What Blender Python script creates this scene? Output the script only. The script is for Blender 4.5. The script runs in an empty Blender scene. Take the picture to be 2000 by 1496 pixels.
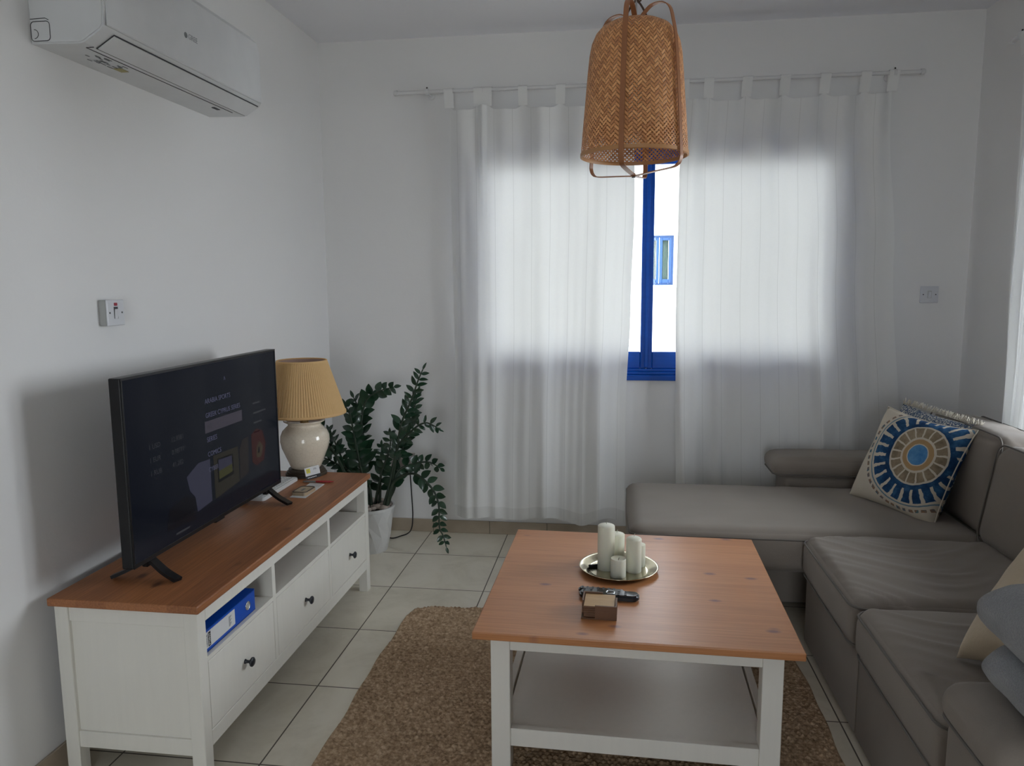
import bpy, bmesh, math, random
from math import sin, cos, pi, radians as R
from mathutils import Vector, Matrix, noise
random.seed(7)
sc = bpy.context.scene
COL = sc.collection

# ---------------- camera, view, world, light portals ----------------
CAM = Vector((1.6301, -4.1331, 1.4347)); YAW, PITCH, ROLL, FPX = -0.136, -0.1317, -0.006, 1461.0
fwd = Vector((sin(YAW)*cos(PITCH), cos(YAW)*cos(PITCH), sin(PITCH)))
rgt = Vector((cos(YAW), -sin(YAW), 0)); upv = rgt.cross(fwd)
r2 = cos(ROLL)*rgt + sin(ROLL)*upv; u2 = -sin(ROLL)*rgt + cos(ROLL)*upv
cam = bpy.data.cameras.new('camera'); co = bpy.data.objects.new('camera', cam); COL.objects.link(co)
cam.sensor_width = 36.0; cam.lens = 36.0*FPX/2000.0; cam.clip_start = 0.05; cam.clip_end = 200
co.matrix_world = Matrix.Translation(CAM) @ Matrix((( r2.x, u2.x, -fwd.x), (r2.y, u2.y, -fwd.y), (r2.z, u2.z, -fwd.z))).to_4x4()
sc.camera = co
vs = sc.view_settings; vs.view_transform = 'Standard'; vs.look = 'None'; vs.gamma = 1.0; vs.exposure = 0.88; vs.use_curve_mapping = False
sc.cycles.use_denoising = True
sc.cycles.max_bounces = 10; sc.cycles.diffuse_bounces = 6; sc.cycles.transmission_bounces = 8; sc.cycles.transparent_max_bounces = 16
sc.cycles.caustics_reflective = False; sc.cycles.caustics_refractive = False
sc.cycles.sample_clamp_indirect = 6.0
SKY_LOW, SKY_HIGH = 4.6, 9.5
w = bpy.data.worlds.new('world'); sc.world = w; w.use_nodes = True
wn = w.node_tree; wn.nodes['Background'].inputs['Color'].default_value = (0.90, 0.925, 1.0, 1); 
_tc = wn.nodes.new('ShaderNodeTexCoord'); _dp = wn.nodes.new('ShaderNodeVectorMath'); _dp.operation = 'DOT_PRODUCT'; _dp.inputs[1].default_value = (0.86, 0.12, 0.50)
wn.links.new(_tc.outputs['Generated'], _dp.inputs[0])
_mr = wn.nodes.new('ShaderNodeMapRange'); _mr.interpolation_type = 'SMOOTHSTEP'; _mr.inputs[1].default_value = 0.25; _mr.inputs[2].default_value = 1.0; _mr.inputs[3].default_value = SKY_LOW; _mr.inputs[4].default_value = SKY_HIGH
wn.links.new(_dp.outputs['Value'], _mr.inputs[0]); wn.links.new(_mr.outputs[0], wn.nodes['Background'].inputs['Strength'])   # overcast sky, brightened on the right-hand side to push more light through window 2
def portal(name, loc, rot, sx, sy):
    l = bpy.data.lights.new(name, 'AREA'); l.shape = 'RECTANGLE'; l.size = sx; l.size_y = sy; l.cycles.is_portal = True
    o = bpy.data.objects.new(name, l); COL.objects.link(o); o.location = loc; o.rotation_euler = rot
portal('portal_back', (1.83, 0.235, 1.55), (R(-90), 0, 0), 2.0, 1.3)
portal('portal_rear', (1.65, -6.85, 1.08), (R(90), 0, 0), 1.3, 2.1)  # samples sky light entering by the added rear door
portal('portal_right', (3.70, -1.185, 1.385), (0, R(90), 0), 1.6, 1.2)

# ---------------- node helpers ----------------
class NT:
    def __init__(s, name, rough=0.6, base=(0.8,0.8,0.8)):
        s.m = bpy.data.materials.new(name); s.m.use_nodes = True; s.t = s.m.node_tree
        s.b = s.t.nodes['Principled BSDF']; s.out = s.t.nodes['Material Output']
        s.b.inputs['Roughness'].default_value = rough; s.b.inputs['Base Color'].default_value = (*base, 1)
        s._c = None
    def n(s, typ, **kw):
        x = s.t.nodes.new(typ)
        for k, v in kw.items(): setattr(x, k, v)
        return x
    def l(s, a, b): s.t.links.new(a, b)
    def setin(s, sock, v):
        if isinstance(v, bpy.types.NodeSocket): s.l(v, sock)
        elif isinstance(v, (tuple, list)) and sock.type == 'RGBA' and len(v) == 3: sock.default_value = (*v, 1)
        else: sock.default_value = v
    def M(s, op, a, b=None, c=None, clamp=False):
        x = s.n('ShaderNodeMath', operation=op); x.use_clamp = clamp
        s.setin(x.inputs[0], a)
        if b is not None: s.setin(x.inputs[1], b)
        if c is not None: s.setin(x.inputs[2], c)
        return x.outputs[0]
    def coord(s, which='Object', scale=(1,1,1), rot=(0,0,0)):
        tc = s.n('ShaderNodeTexCoord'); mp = s.n('ShaderNodeMapping')
        mp.inputs['Scale'].default_value = scale; mp.inputs['Rotation'].default_value = rot
        s.l(tc.outputs[which], mp.inputs['Vector']); return mp.outputs['Vector']
    def xyz(s, vec):
        x = s.n('ShaderNodeSeparateXYZ'); s.l(vec, x.inputs[0]); return x.outputs
    def noise(s, vec, scale, detail=3, rough=0.55, dist=0.0):
        x = s.n('ShaderNodeTexNoise'); s.l(vec, x.inputs['Vector']); x.inputs['Scale'].default_value = scale
        x.inputs['Detail'].default_value = detail; x.inputs['Roughness'].default_value = rough; x.inputs['Distortion'].default_value = dist
        return x.outputs['Fac']
    def ramp(s, fac, stops):
        x = s.n('ShaderNodeValToRGB'); s.setin(x.inputs[0], fac); e = x.color_ramp.elements
        while len(e) < len(stops): e.new(0.5)
        for k, (p, c) in enumerate(stops): e[k].position = p; e[k].color = (*c, 1)
        return x.outputs[0]
    def mix(s, fac, a, b, mode='MIX'):
        x = s.n('ShaderNodeMix', data_type='RGBA', blend_type=mode)
        s.setin(x.inputs[0], fac); s.setin(x.inputs[6], a); s.setin(x.inputs[7], b); return x.outputs[2]
    def base(s, c): s.setin(s.b.inputs['Base Color'], c)
    def bump(s, h, strength=0.3, dist=0.01):
        x = s.n('ShaderNodeBump'); x.inputs['Strength'].default_value = strength; x.inputs['Distance'].default_value = dist
        s.setin(x.inputs['Height'], h); s.l(x.outputs[0], s.b.inputs['Normal']); return x.outputs[0]

def plain(name, col, rough=0.5, metal=0.0, spec=0.5, emit=None, es=1.0, coat=0.0):
    t = NT(name, rough, col); t.b.inputs['Metallic'].default_value = metal; t.b.inputs['Specular IOR Level'].default_value = spec
    t.b.inputs['Coat Weight'].default_value = coat
    v = t.noise(t.coord(), 9.0, 2); t.base(t.mix(1.0, col, t.ramp(v, [(0.3,(0.94,)*3),(0.7,(1.0,)*3)]), 'MULTIPLY'))
    if emit: t.b.inputs['Emission Color'].default_value = (*emit,1); t.b.inputs['Emission Strength'].default_value = es
    return t.m
def wallmat(name, c):
    t = NT(name, 0.75, c); v = t.coord(); f = t.noise(v, 1.6, 4)
    t.base(t.mix(f, tuple(x*0.97 for x in c), tuple(min(1,x*1.02) for x in c)))
    t.bump(t.noise(v, 60, 4), 0.12, 0.004); return t.m
MW = wallmat('wall_paint', (0.76, 0.755, 0.75))
MCEIL = wallmat('ceiling_paint', (0.80, 0.80, 0.83))
def tilemat():
    t = NT('floor_tile', 0.28); g = t.n('ShaderNodeNewGeometry').outputs['Position']; x, y, z = t.xyz(g)
    T = 0.449
    def cell(c, o):
        q = t.M('DIVIDE', t.M('SUBTRACT', c, o), T); fr = t.M('FRACT', q); fl = t.M('FLOOR', q)
        d = t.M('MINIMUM', fr, t.M('SUBTRACT', 1.0, fr)); return fl, t.M('LESS_THAN', d, 0.0055)
    fx, gx = cell(x, 0.5849); fy, gy = cell(y, -1.7175)
    g_ = t.M('MAXIMUM', gx, gy)
    wnz = t.n('ShaderNodeTexWhiteNoise', noise_dimensions='2D'); cb = t.n('ShaderNodeCombineXYZ'); t.l(fx, cb.inputs[0]); t.l(fy, cb.inputs[1]); t.l(cb.outputs[0], wnz.inputs[0])
    n1 = t.noise(g, 3.5, 6, 0.65, 0.6)
    tone = t.M('ADD', t.M('MULTIPLY', n1, 0.9), t.M('MULTIPLY', wnz.outputs[0], 0.12))
    tc = t.ramp(tone, [(0.3,(0.62,0.57,0.46)),(0.55,(0.75,0.70,0.585)),(0.8,(0.80,0.755,0.645))])
    t.base(t.mix(g_, tc, (0.11,0.09,0.07)))
    t.setin(t.b.inputs['Roughness'], t.M('ADD', 0.24, t.M('MULTIPLY', g_, 0.5)))
    t.bump(t.M('SUBTRACT', 1.0, g_), 0.4, 0.002); return t.m
MT = tilemat()
def skirt():
    t = NT('skirting_tile', 0.35); g = t.n('ShaderNodeNewGeometry').outputs['Position']; x,y,z = t.xyz(g)
    q = t.M('FRACT', t.M('DIVIDE', t.M('SUBTRACT', t.M('ADD', x, y), 0.5849), 0.333)); m = t.M('LESS_THAN', q, 0.012)
    c = t.ramp(t.noise(g, 5, 5), [(0.3,(0.33,0.27,0.20)),(0.7,(0.43,0.36,0.28))]); t.base(t.mix(m, c, (0.12,0.1,0.08))); return t.m
MSK = skirt()
def wood(name, c0, c1, knot, along='Y', rough=0.32, kscale=6.0, knots=True):
    t = NT(name, rough); sc_ = {'Y':(7,0.55,7),'X':(0.55,7,7)}[along]
    v = t.coord('Object', sc_); n1 = t.noise(v, 3.2, 5, 0.6, 0.9); v2 = t.coord('Object', {'Y':(1,0.02,1),'X':(0.02,1,1)}[along]); 
    vo = t.coord('Object'); x,y,z = t.xyz(vo); ac = x if along == 'Y' else y
    st = t.n('ShaderNodeTexWhiteNoise', noise_dimensions='1D'); t.l(t.M('FLOOR', t.M('DIVIDE', ac, 0.092)), st.inputs['W'])
    f = t.M('ADD', t.M('MULTIPLY', n1, 0.62), t.M('MULTIPLY', st.outputs[0], 0.42))
    c = t.mix(f, c0, c1)
    fine = t.noise(t.coord('Object', {'Y':(90,2.5,90),'X':(2.5,90,90)}[along]), 2.0, 3); c = t.mix(0.35, c, t.ramp(fine, [(0.35,tuple(k*0.75 for k in c0)),(0.65,c1)]))
    if knots:
        vk = t.n('ShaderNodeTexVoronoi'); vk.inputs['Randomness'].default_value = 1.0; vk.inputs['Scale'].default_value = kscale
        dv = t.n('ShaderNodeVectorMath', operation='MULTIPLY'); t.l(vo, dv.inputs[0]); dv.inputs[1].default_value = {'Y':(1.9,1.0,0.0),'X':(1.0,1.9,0.0)}[along]
        t.l(dv.outputs[0], vk.inputs['Vector'])
        xr = t.xyz(vk.outputs['Color'])[0]
        k = t.M('MULTIPLY', t.ramp(vk.outputs['Distance'], [(0.07,(1,1,1)),(0.19,(0,0,0))]), t.M('GREATER_THAN', xr, 0.45))
        c = t.mix(t.M('MULTIPLY', k, 0.85), c, knot)
    t.base(c); t.b.inputs['Coat Weight'].default_value = 0.05; t.b.inputs['Coat Roughness'].default_value = 0.25
    t.bump(fine, 0.05, 0.002); return t.m
MWT = wood('pine_table_top', (0.40,0.155,0.055), (0.56,0.25,0.105), (0.17,0.07,0.075), 'X', 0.36, 7.5)
MWB = wood('pine_bench_top', (0.20,0.070,0.026), (0.45,0.180,0.068), (0.08,0.025,0.012), 'Y', 0.42, 6.0)
def whitewood(name, c):
    t = NT(name, 0.42); f = t.noise(t.coord('Object', (30,30,2)), 2.0, 3); t.base(t.mix(f, tuple(k*0.93 for k in c), c)); t.bump(f, 0.05, 0.002); return t.m
MWH = whitewood('white_stain', (0.76,0.74,0.68)); MBI = plain('bench_interior', (0.52,0.49,0.48), 0.6)
def fabric(name, c, sc_=420, var=0.12, bump=0.25):
    t = NT(name, 0.92); v = t.coord(); f = t.noise(v, 5.0, 4); wv = t.noise(v, sc_, 2, 0.8)
    lo = tuple(k*(1-var) for k in c); c1 = t.mix(f, lo, tuple(k*(1+var) for k in c)); t.base(t.mix(t.M('MULTIPLY', wv, 0.5), c1, lo))
    t.b.inputs['Sheen Weight'].default_value = 0.12; t.b.inputs['Specular IOR Level'].default_value = 0.2
    t.bump(t.M('ADD', wv, t.M('MULTIPLY', f, 1.5)), bump, 0.003); return t.m
MSOFA = fabric('sofa_fabric', (0.245,0.212,0.183)); MPIPE = fabric('sofa_piping', (0.15,0.135,0.12))
MDK = plain('dark_void', (0.03,0.03,0.03), 0.9)
MBEI = fabric('beige_velvet', (0.50,0.42,0.31), 90, 0.15, 0.3)
MBLK = plain('black_plastic', (0.008,0.008,0.009), 0.35, 0.0, 0.3); MKNOB = plain('knob_black', (0.015,0.018,0.025), 0.35)
MBLUE = (lambda t: (t.base(t.mix(t.noise(t.coord('Object',(4,4,30)), 3, 3), (0.0,0.055,0.34), (0.003,0.080,0.43))), t.b.inputs['Specular IOR Level'].__setattr__('default_value', .2), t.m)[2])(NT('blue_paint', 0.4))
MPLAS = plain('white_plastic', (0.66,0.67,0.68), 0.35); MPLG = plain('grey_plastic', (0.42,0.43,0.44), 0.5); MSEAM = plain('seam_dark', (0.05,0.05,0.055), 0.7)
MROD = plain('rod_white', (0.70,0.70,0.70), 0.35); MBRK = plain('screw_dark', (0.05,0.05,0.05), 0.4, 0.6)
def curtain_mat(name, stripes=True):
    m = bpy.data.materials.new(name); m.use_nodes = True; t = NT.__new__(NT); t.m = m; t.t = m.node_tree; t.b = t.t.nodes['Principled BSDF']; t.out = t.t.nodes['Material Output']
    uv = t.coord('UV'); x,y,z = t.xyz(uv)
    v1 = t.n('ShaderNodeTexNoise'); 
    wv = t.noise(t.coord('UV', (1,22,1)), 30, 2, 0.5); wh = t.noise(t.coord('UV', (22,1,1)), 30, 2, 0.5)
    weave = t.M('MULTIPLY', t.M('ADD', wv, wh), 0.5)
    line = 0.0
    if stripes: line = t.M('LESS_THAN', t.M('FRACT', t.M('ADD', t.M('DIVIDE', x, 0.136), 0.55)), 0.028)
    hem = t.M('LESS_THAN', y, 0.065)
    dens = t.M('ADD', t.M('ADD', t.M('MULTIPLY', line, 0.45), t.M('MULTIPLY', hem, 0.35)), t.M('MULTIPLY', weave, 0.30)) if stripes else t.M('ADD', t.M('MULTIPLY', hem, 0.35), t.M('MULTIPLY', weave, 0.30))
    tcol = t.mix(dens, (0.74,0.75,0.74), (0.36,0.36,0.35)); dcol = t.mix(dens, (0.90,0.90,0.89), (0.70,0.70,0.68))
    tr = t.n('ShaderNodeBsdfTranslucent'); t.l(tcol, tr.inputs[0]); df = t.n('ShaderNodeBsdfDiffuse'); t.l(dcol, df.inputs[0])
    bp = t.n('ShaderNodeBump'); bp.inputs['Strength'].default_value = 0.05; bp.inputs['Distance'].default_value = 0.001; t.l(weave, bp.inputs['Height']); t.l(bp.outputs[0], df.inputs['Normal'])
    mx = t.n('ShaderNodeMixShader'); mx.inputs[0].default_value = 0.77; t.l(tr.outputs[0], mx.inputs[1]); t.l(df.outputs[0], mx.inputs[2])
    tp = t.n('ShaderNodeBsdfTransparent'); mx2 = t.n('ShaderNodeMixShader'); mx2.inputs[0].default_value = 0.006
    t.l(mx.outputs[0], mx2.inputs[1]); t.l(tp.outputs[0], mx2.inputs[2]); t.l(mx2.outputs[0], t.out.inputs[0]); return m
MCUR = curtain_mat('sheer_cotton')
def glass_mat():
    m = bpy.data.materials.new('window_glass'); m.use_nodes = True; t = m.node_tree; t.nodes.clear()
    o = t.nodes.new('ShaderNodeOutputMaterial'); a = t.nodes.new('ShaderNodeBsdfTransparent'); g = t.nodes.new('ShaderNodeBsdfGlossy'); f = t.nodes.new('ShaderNodeFresnel'); x = t.nodes.new('ShaderNodeMixShader')
    a.inputs[0].default_value = (0.95,0.97,0.96,1); g.inputs['Roughness'].default_value = 0.02; f.inputs[0].default_value = 1.45
    t.links.new(f.outputs[0], x.inputs[0]); t.links.new(a.outputs[0], x.inputs[1]); t.links.new(g.outputs[0], x.inputs[2]); t.links.new(x.outputs[0], o.inputs[0]); return m
MGL = glass_mat()

# ---------------- mesh helpers ----------------
MAT = {}
def setp(o, label=None, cat=None, group=None, kind=None):
    if label: o['label'] = label
    if cat: o['category'] = cat
    if group: o['group'] = group
    if kind: o['kind'] = kind
    return o
def wm(o):
    m = Matrix.LocRotScale(o.location, o.rotation_euler.to_quaternion(), o.scale)
    return wm(o.parent) @ m if o.parent else m
def thing(name, label, cat, loc=(0,0,0), rotz=0.0, group=None, kind=None):
    o = bpy.data.objects.new(name, None); COL.objects.link(o); o.location = loc; o.rotation_euler = (0,0,rotz); o.empty_display_size = 0.05
    return setp(o, label, cat, group, kind)
def obj(name, bm, mat, parent=None, smooth=False, world=False, origin=None):
    """link a bmesh as one object; world=True: vertices were given in world space"""
    if world and parent is not None: bm.transform(wm(parent).inverted())
    if parent is None and origin is not None: bm.transform(Matrix.Translation(-Vector(origin)))
    me = bpy.data.meshes.new(name); bm.normal_update(); bm.to_mesh(me); bm.free()
    if mat is not None: me.materials.append(mat)
    if smooth is True: me.polygons.foreach_set('use_smooth', [True]*len(me.polygons))
    elif smooth:
        me.polygons.foreach_set('use_smooth', [True]*len(me.polygons)); me.set_sharp_from_angle(angle=R(smooth))
    o = bpy.data.objects.new(name, me); COL.objects.link(o)
    if parent is not None: o.parent = parent
    elif origin is not None: o.location = origin
    return o
def nb(): return bmesh.new()
def box(bm, x0, x1, y0, y1, z0, z1, bev=0.0, seg=2, M=None):
    r = bmesh.ops.create_cube(bm, size=1.0); vs_ = r['verts']
    for v in vs_: v.co = Vector(((x0+x1)/2 + v.co.x*(x1-x0), (y0+y1)/2 + v.co.y*(y1-y0), (z0+z1)/2 + v.co.z*(z1-z0)))
    if bev > 0:
        es = list({e for v in vs_ for e in v.link_edges}); r2_ = bmesh.ops.bevel(bm, geom=es, offset=bev, segments=seg, affect='EDGES', profile=0.5)
        vs_ = list({v for f in r2_['faces'] for v in f.verts} | {v for v in vs_ if v.is_valid})
    if M is not None: bmesh.ops.transform(bm, matrix=M, verts=vs_)
    return vs_
def lathe(bm, prof, n=40, c=(0,0,0), flute=0.0, nf=0, cap=True):
    rings = []
    for (r, z) in prof:
        ring = []
        for i in range(n):
            a = 2*pi*i/n; rr = r*(1 + flute*(1 if (i % 2) else -1)) if nf else r
            ring.append(bm.verts.new((c[0]+rr*cos(a), c[1]+rr*sin(a), c[2]+z)))
        rings.append(ring)
    for a, b in zip(rings, rings[1:]):
        for i in range(n): bm.faces.new((a[i], a[(i+1)%n], b[(i+1)%n], b[i]))
    if cap:
        if prof[0][0] > 1e-5: bm.faces.new(rings[0][::-1])
        if prof[-1][0] > 1e-5: bm.faces.new(rings[-1])
def crpath(pts, k=8):
    P = [Vector(p) for p in pts]; out = []
    for i in range(len(P)-1):
        p0 = P[max(i-1,0)]; p1 = P[i]; p2 = P[i+1]; p3 = P[min(i+2,len(P)-1)]
        for j in range(k):
            t = j/k; out.append(0.5*((2*p1)+(-p0+p2)*t+(2*p0-5*p1+4*p2-p3)*t*t+(-p0+3*p1-3*p2+p3)*t**3))
    out.append(P[-1]); return out
def tube(bm, pts, rad, n=8, closed=False, flat=1.0, up=None):
    P = [Vector(p) for p in pts]; rings = []; N = len(P); u = None
    for i, p in enumerate(P):
        d = (P[(i+1)%N]-P[i-1]) if closed else (P[min(i+1,N-1)]-P[max(i-1,0)])
        d.normalize()
        if up is not None: a = Vector(up).cross(d); a = a.normalized() if a.length > 1e-4 else Vector((1,0,0))
        elif u is None: a = d.orthogonal().normalized()
        else: a = (u - d*u.dot(d)).normalized()
        u = a; b = d.cross(a); r = rad[i] if isinstance(rad, (list,tuple)) else rad
        rings.append([bm.verts.new(p + a*cos(2*pi*k/n)*r + b*sin(2*pi*k/n)*r*flat) for k in range(n)])
    seq = list(zip(rings, rings[1:])) + ([(rings[-1], rings[0])] if closed else [])
    for r0, r1 in seq:
        for k in range(n): bm.faces.new((r0[k], r0[(k+1)%n], r1[(k+1)%n], r1[k]))
    if not closed: bm.faces.new(rings[0][::-1]); bm.faces.new(rings[-1])
def ribbon(bm, pts, wd, th, wdir):
    """flat strip of width wd along direction function wdir(i,p), thickness th"""
    P = [Vector(p) for p in pts]; rings = []
    for i, p in enumerate(P):
        d = (P[min(i+1,len(P)-1)]-P[max(i-1,0)]).normalized(); a = Vector(wdir(i,p)); a = (a - d*a.dot(d)).normalized(); b = d.cross(a)
        rings.append([bm.verts.new(p+a*sx*wd/2+b*sy*th/2) for sx, sy in ((-1,-1),(1,-1),(1,1),(-1,1))])
    for r0, r1 in zip(rings, rings[1:]):
        for k in range(4): bm.faces.new((r0[k], r0[(k+1)%4], r1[(k+1)%4], r1[k]))
    bm.faces.new(rings[0][::-1]); bm.faces.new(rings[-1])
def prism(bm, poly, y0, y1, axis='Y'):
    """extrude a closed (a,b) outline along an axis"""
    mk = {'Y': lambda a,b,t: (a,t,b), 'X': lambda a,b,t: (t,a,b), 'Z': lambda a,b,t: (a,b,t)}[axis]
    A = [bm.verts.new(mk(a,b,y0)) for a,b in poly]; B = [bm.verts.new(mk(a,b,y1)) for a,b in poly]; n = len(poly)
    for i in range(n): bm.faces.new((A[i], A[(i+1)%n], B[(i+1)%n], B[i]))
    bm.faces.new(A[::-1]); bm.faces.new(B); bmesh.ops.recalc_face_normals(bm, faces=bm.faces)
def cushion(bm, x0, x1, y0, y1, z0, z1, r=0.05, crown=0.02, n=18, M=None, wrinkle=0.0, seed=0, sag=0.0, zc=None):
    """soft box with rounded edges and crowned faces"""
    q = nb(); bmesh.ops.create_cube(q, size=2.0); bmesh.ops.subdivide_edges(q, edges=q.edges[:], cuts=n, use_grid_fill=True)
    hx, hy, hz = (x1-x0)/2, (y1-y0)/2, (z1-z0)/2; c = Vector(((x0+x1)/2, (y0+y1)/2, (z0+z1)/2))
    for v in q.verts:
        ux, uy, uz = v.co; sx = lambda t: math.copysign(1-(1-abs(t))**1.25, t)
        p = Vector((sx(ux)*hx, sx(uy)*hy, sx(uz)*hz)); rr = min(r, hx, hy, hz)
        i = Vector((max(-hx+rr, min(hx-rr, p.x)), max(-hy+rr, min(hy-rr, p.y)), max(-hz+rr, min(hz-rr, p.z))))
        d = p - i
        if d.length > 1e-6: d = d.normalized()*rr
        o = i + d; k = (1-ux*ux)*(1-uy*uy); o.z += crown*k*uz
        o.x += 0.4*crown*(1-uy*uy)*(1-uz*uz)*ux; o.y += 0.4*crown*(1-ux*ux)*(1-uz*uz)*uy
        if wrinkle: 
            nn = noise.noise(Vector((o.x*3+seed, o.y*11, o.z*5+seed*2)))
            fold = noise.noise(Vector(((o.x+0.3*o.y)*2.2+seed*3, (o.y+0.25*sin(o.x*5+seed))*26, seed)))
            o.z += wrinkle*(nn*0.5 + max(0, fold)*1.0)*(1 if uz > 0 else 0)*(1-abs(ux)**6)
        o.z -= sag*k*(1 if uz > 0 else 0)
        v.co = c + o
    if M is not None: q.transform(M)
    me = bpy.data.meshes.new('tmp'); q.to_mesh(me); q.free(); bm.from_mesh(me); bpy.data.meshes.remove(me)
def rrect(x0, x1, y0, y1, r, k=6):
    out = []
    for cx, cy, a0 in ((x1-r,y1-r,0),(x0+r,y1-r,90),(x0+r,y0+r,180),(x1-r,y0+r,270)):
        for i in range(k+1): a = R(a0+90*i/k); out.append((cx+r*cos(a), cy+r*sin(a)))
    return out
def text(name, s, size, mat, parent, M, extrude=0.0004, align='LEFT', world=True):
    cu = bpy.data.curves.new(name, 'FONT'); cu.body = s; cu.size = size; cu.extrude = extrude; cu.align_x = align; cu.align_y = 'CENTER'; cu.resolution_u = 3
    to = bpy.data.objects.new('t', cu); COL.objects.link(to); dg = bpy.context.evaluated_depsgraph_get(); me = bpy.data.meshes.new_from_object(to.evaluated_get(dg))
    bpy.data.objects.remove(to); bpy.data.curves.remove(cu); bm = nb(); bm.from_mesh(me); bpy.data.meshes.remove(me); bm.transform(M)
    return obj(name, bm, mat, parent, world=world)
def frame_mat(origin, xdir, ydir):
    x = Vector(xdir).normalized(); y = Vector(ydir).normalized(); z = x.cross(y)
    return Matrix(((x.x,y.x,z.x,origin[0]),(x.y,y.y,z.y,origin[1]),(x.z,y.z,z.z,origin[2]),(0,0,0,1)))
def struct(name, bm, mat, **k):
    o = obj(name, bm, mat, **k); o['kind'] = 'structure'; return o

# ================= ROOM =================
W, H, YR = 3.4125, 2.7506, -6.6
bm = nb(); box(bm, -0.2, W+0.25, YR-0.2, 0.25, -0.12, 0.0); struct('floor', bm, MT)
bm = nb(); box(bm, -0.2, W+0.25, YR-0.2, 0.25, H, H+0.15); struct('ceiling', bm, MCEIL)
bm = nb(); box(bm, -0.2, 0, YR-0.2, 0.25, 0, H); struct('wall_left', bm, MW)
RX0, RX1, RZ1 = 1.05, 2.25, 2.12
bm = nb(); box(bm, 0, RX0, YR-0.2, YR, 0, H); box(bm, RX1, W, YR-0.2, YR, 0, H); box(bm, RX0, RX1, YR-0.2, YR, RZ1, H); struct('wall_rear', bm, MW)
WX0, WX1, WZ0, WZ1 = 0.84, 2.82, 0.907, 2.165
bm = nb(); box(bm, 0, WX0, 0, 0.25, 0, H); box(bm, WX1, W+0.25, 0, 0.25, 0, H); box(bm, WX0, WX1, 0, 0.25, 0, WZ0); box(bm, WX0, WX1, 0, 0.25, WZ1, H)
struct('wall_back', bm, MW)
DY0, DY1, DZ0, DZ1 = -1.75, -0.62, 0.62, 2.15
bm = nb(); box(bm, W, W+0.25, DY1, 0, 0, H); box(bm, W, W+0.25, YR-0.2, DY0, 0, H); box(bm, W, W+0.25, DY0, DY1, DZ1, H); box(bm, W, W+0.25, DY0, DY1, 0, DZ0)
struct('wall_right', bm, MW)
bm = nb(); box(bm, 0, W, -0.010, 0, 0, 0.075, 0.002, 1); struct('baseboard_back', bm, MSK)
bm = nb(); box(bm, 0, 0.010, YR, -0.010, 0, 0.075, 0.002, 1); struct('baseboard_left', bm, MSK)
bm = nb(); box(bm, W-0.010, W, YR, -0.010, 0, 0.075, 0.002, 1); struct('baseboard_right', bm, MSK)

# window 1 (back wall): blue painted timber
w1 = thing('window_1', None, None, (1.83, 0, WZ0), kind='structure')
bm = nb(); y0, y1 = 0.0, 0.075
box(bm, WX0, WX0+0.05, y0, y1, WZ0, WZ1, .003,1); box(bm, WX1-0.05, WX1, y0, y1, WZ0, WZ1, .003,1); box(bm, WX0+0.05, WX1-0.05, y0, y1, WZ1-0.05, WZ1, .003,1)
box(bm, WX0-0.02, WX1+0.02, -0.016, y1, WZ0-0.001, WZ0+0.030, .004,2); box(bm, WX0, WX1, -0.010, y1, WZ0+0.030, WZ0+0.048, .005,2); box(bm, WX0, WX1, -0.002, y1, WZ0+0.048, WZ0+0.062, .003,1)
obj('frame', bm, MBLUE, w1, world=True)
mx0, mx1 = 1.774, 1.837; mid = 1.8055
for a, b, s in ((WX0+0.05, mid, 0), (mid, WX1-0.05, 1)):
    bm = nb(); Z0, Z1 = WZ0+0.062, WZ1-0.05; yy0, yy1 = 0.012, 0.055
    lw = 0.05 if s == 0 else 0.0315; rw = 0.0315 if s == 0 else 0.05
    box(bm, a, a+lw, yy0, yy1, Z0, Z1, .004,1); box(bm, b-rw, b, yy0, yy1, Z0, Z1, .004,1); box(bm, a+lw, b-rw, yy0+0.004, yy1, Z0, Z0+0.092, .004,1); box(bm, a+lw, b-rw, yy0+0.004, yy1, Z1-0.055, Z1, .004,1)
    sh = obj('sash', bm, MBLUE, w1, world=True)
    bm = nb(); box(bm, a+lw, b-rw, 0.030, 0.034, Z0+0.092, Z1-0.055); obj('pane', bm, MGL, sh, world=True)
bm = nb(); box(bm, mid-0.010, mid+0.010, 0.0, 0.012, WZ0+0.07, WZ1-0.055, .004,2); obj('cover_strip', bm, MBLUE, w1, world=True)
# window 2 (right wall): wide blue casement, its curtain drawn aside
d1 = thing('window_2', None, None, (W, (DY0+DY1)/2, DZ0), kind='structure')
bm = nb(); box(bm, W+0.15, W+0.22, DY0, DY0+0.05, DZ0, DZ1, .003,1); box(bm, W+0.15, W+0.22, DY1-0.05, DY1, DZ0, DZ1, .003,1); box(bm, W+0.15, W+0.22, DY0+.05, DY1-.05, DZ1-0.05, DZ1, .003,1); box(bm, W+0.15, W+0.22, DY0+.05, DY1-.05, DZ0, DZ0+.05, .003,1); obj('frame', bm, MBLUE, d1, world=True)
dm = (DY0+DY1)/2
for a, b in ((DY0+.05, dm), (dm, DY1-.05)):
    bm = nb(); box(bm, W+0.16, W+0.21, a, a+.06, DZ0+.05, DZ1-.05,.003,1); box(bm, W+0.16, W+0.21, b-.06, b, DZ0+.05, DZ1-.05,.003,1); box(bm, W+0.16, W+0.21, a+.06, b-.06, DZ0+.05, DZ0+.12,.003,1); box(bm, W+0.16, W+0.21, a+.06, b-.06, DZ1-.12, DZ1-.05,.003,1)
    lf = obj('sash', bm, MBLUE, d1, world=True)
    bm = nb(); box(bm, W+0.183, W+0.187, a+.06, b-.06, DZ0+.12, DZ1-.12); obj('pane', bm, MGL, lf, world=True)

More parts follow.
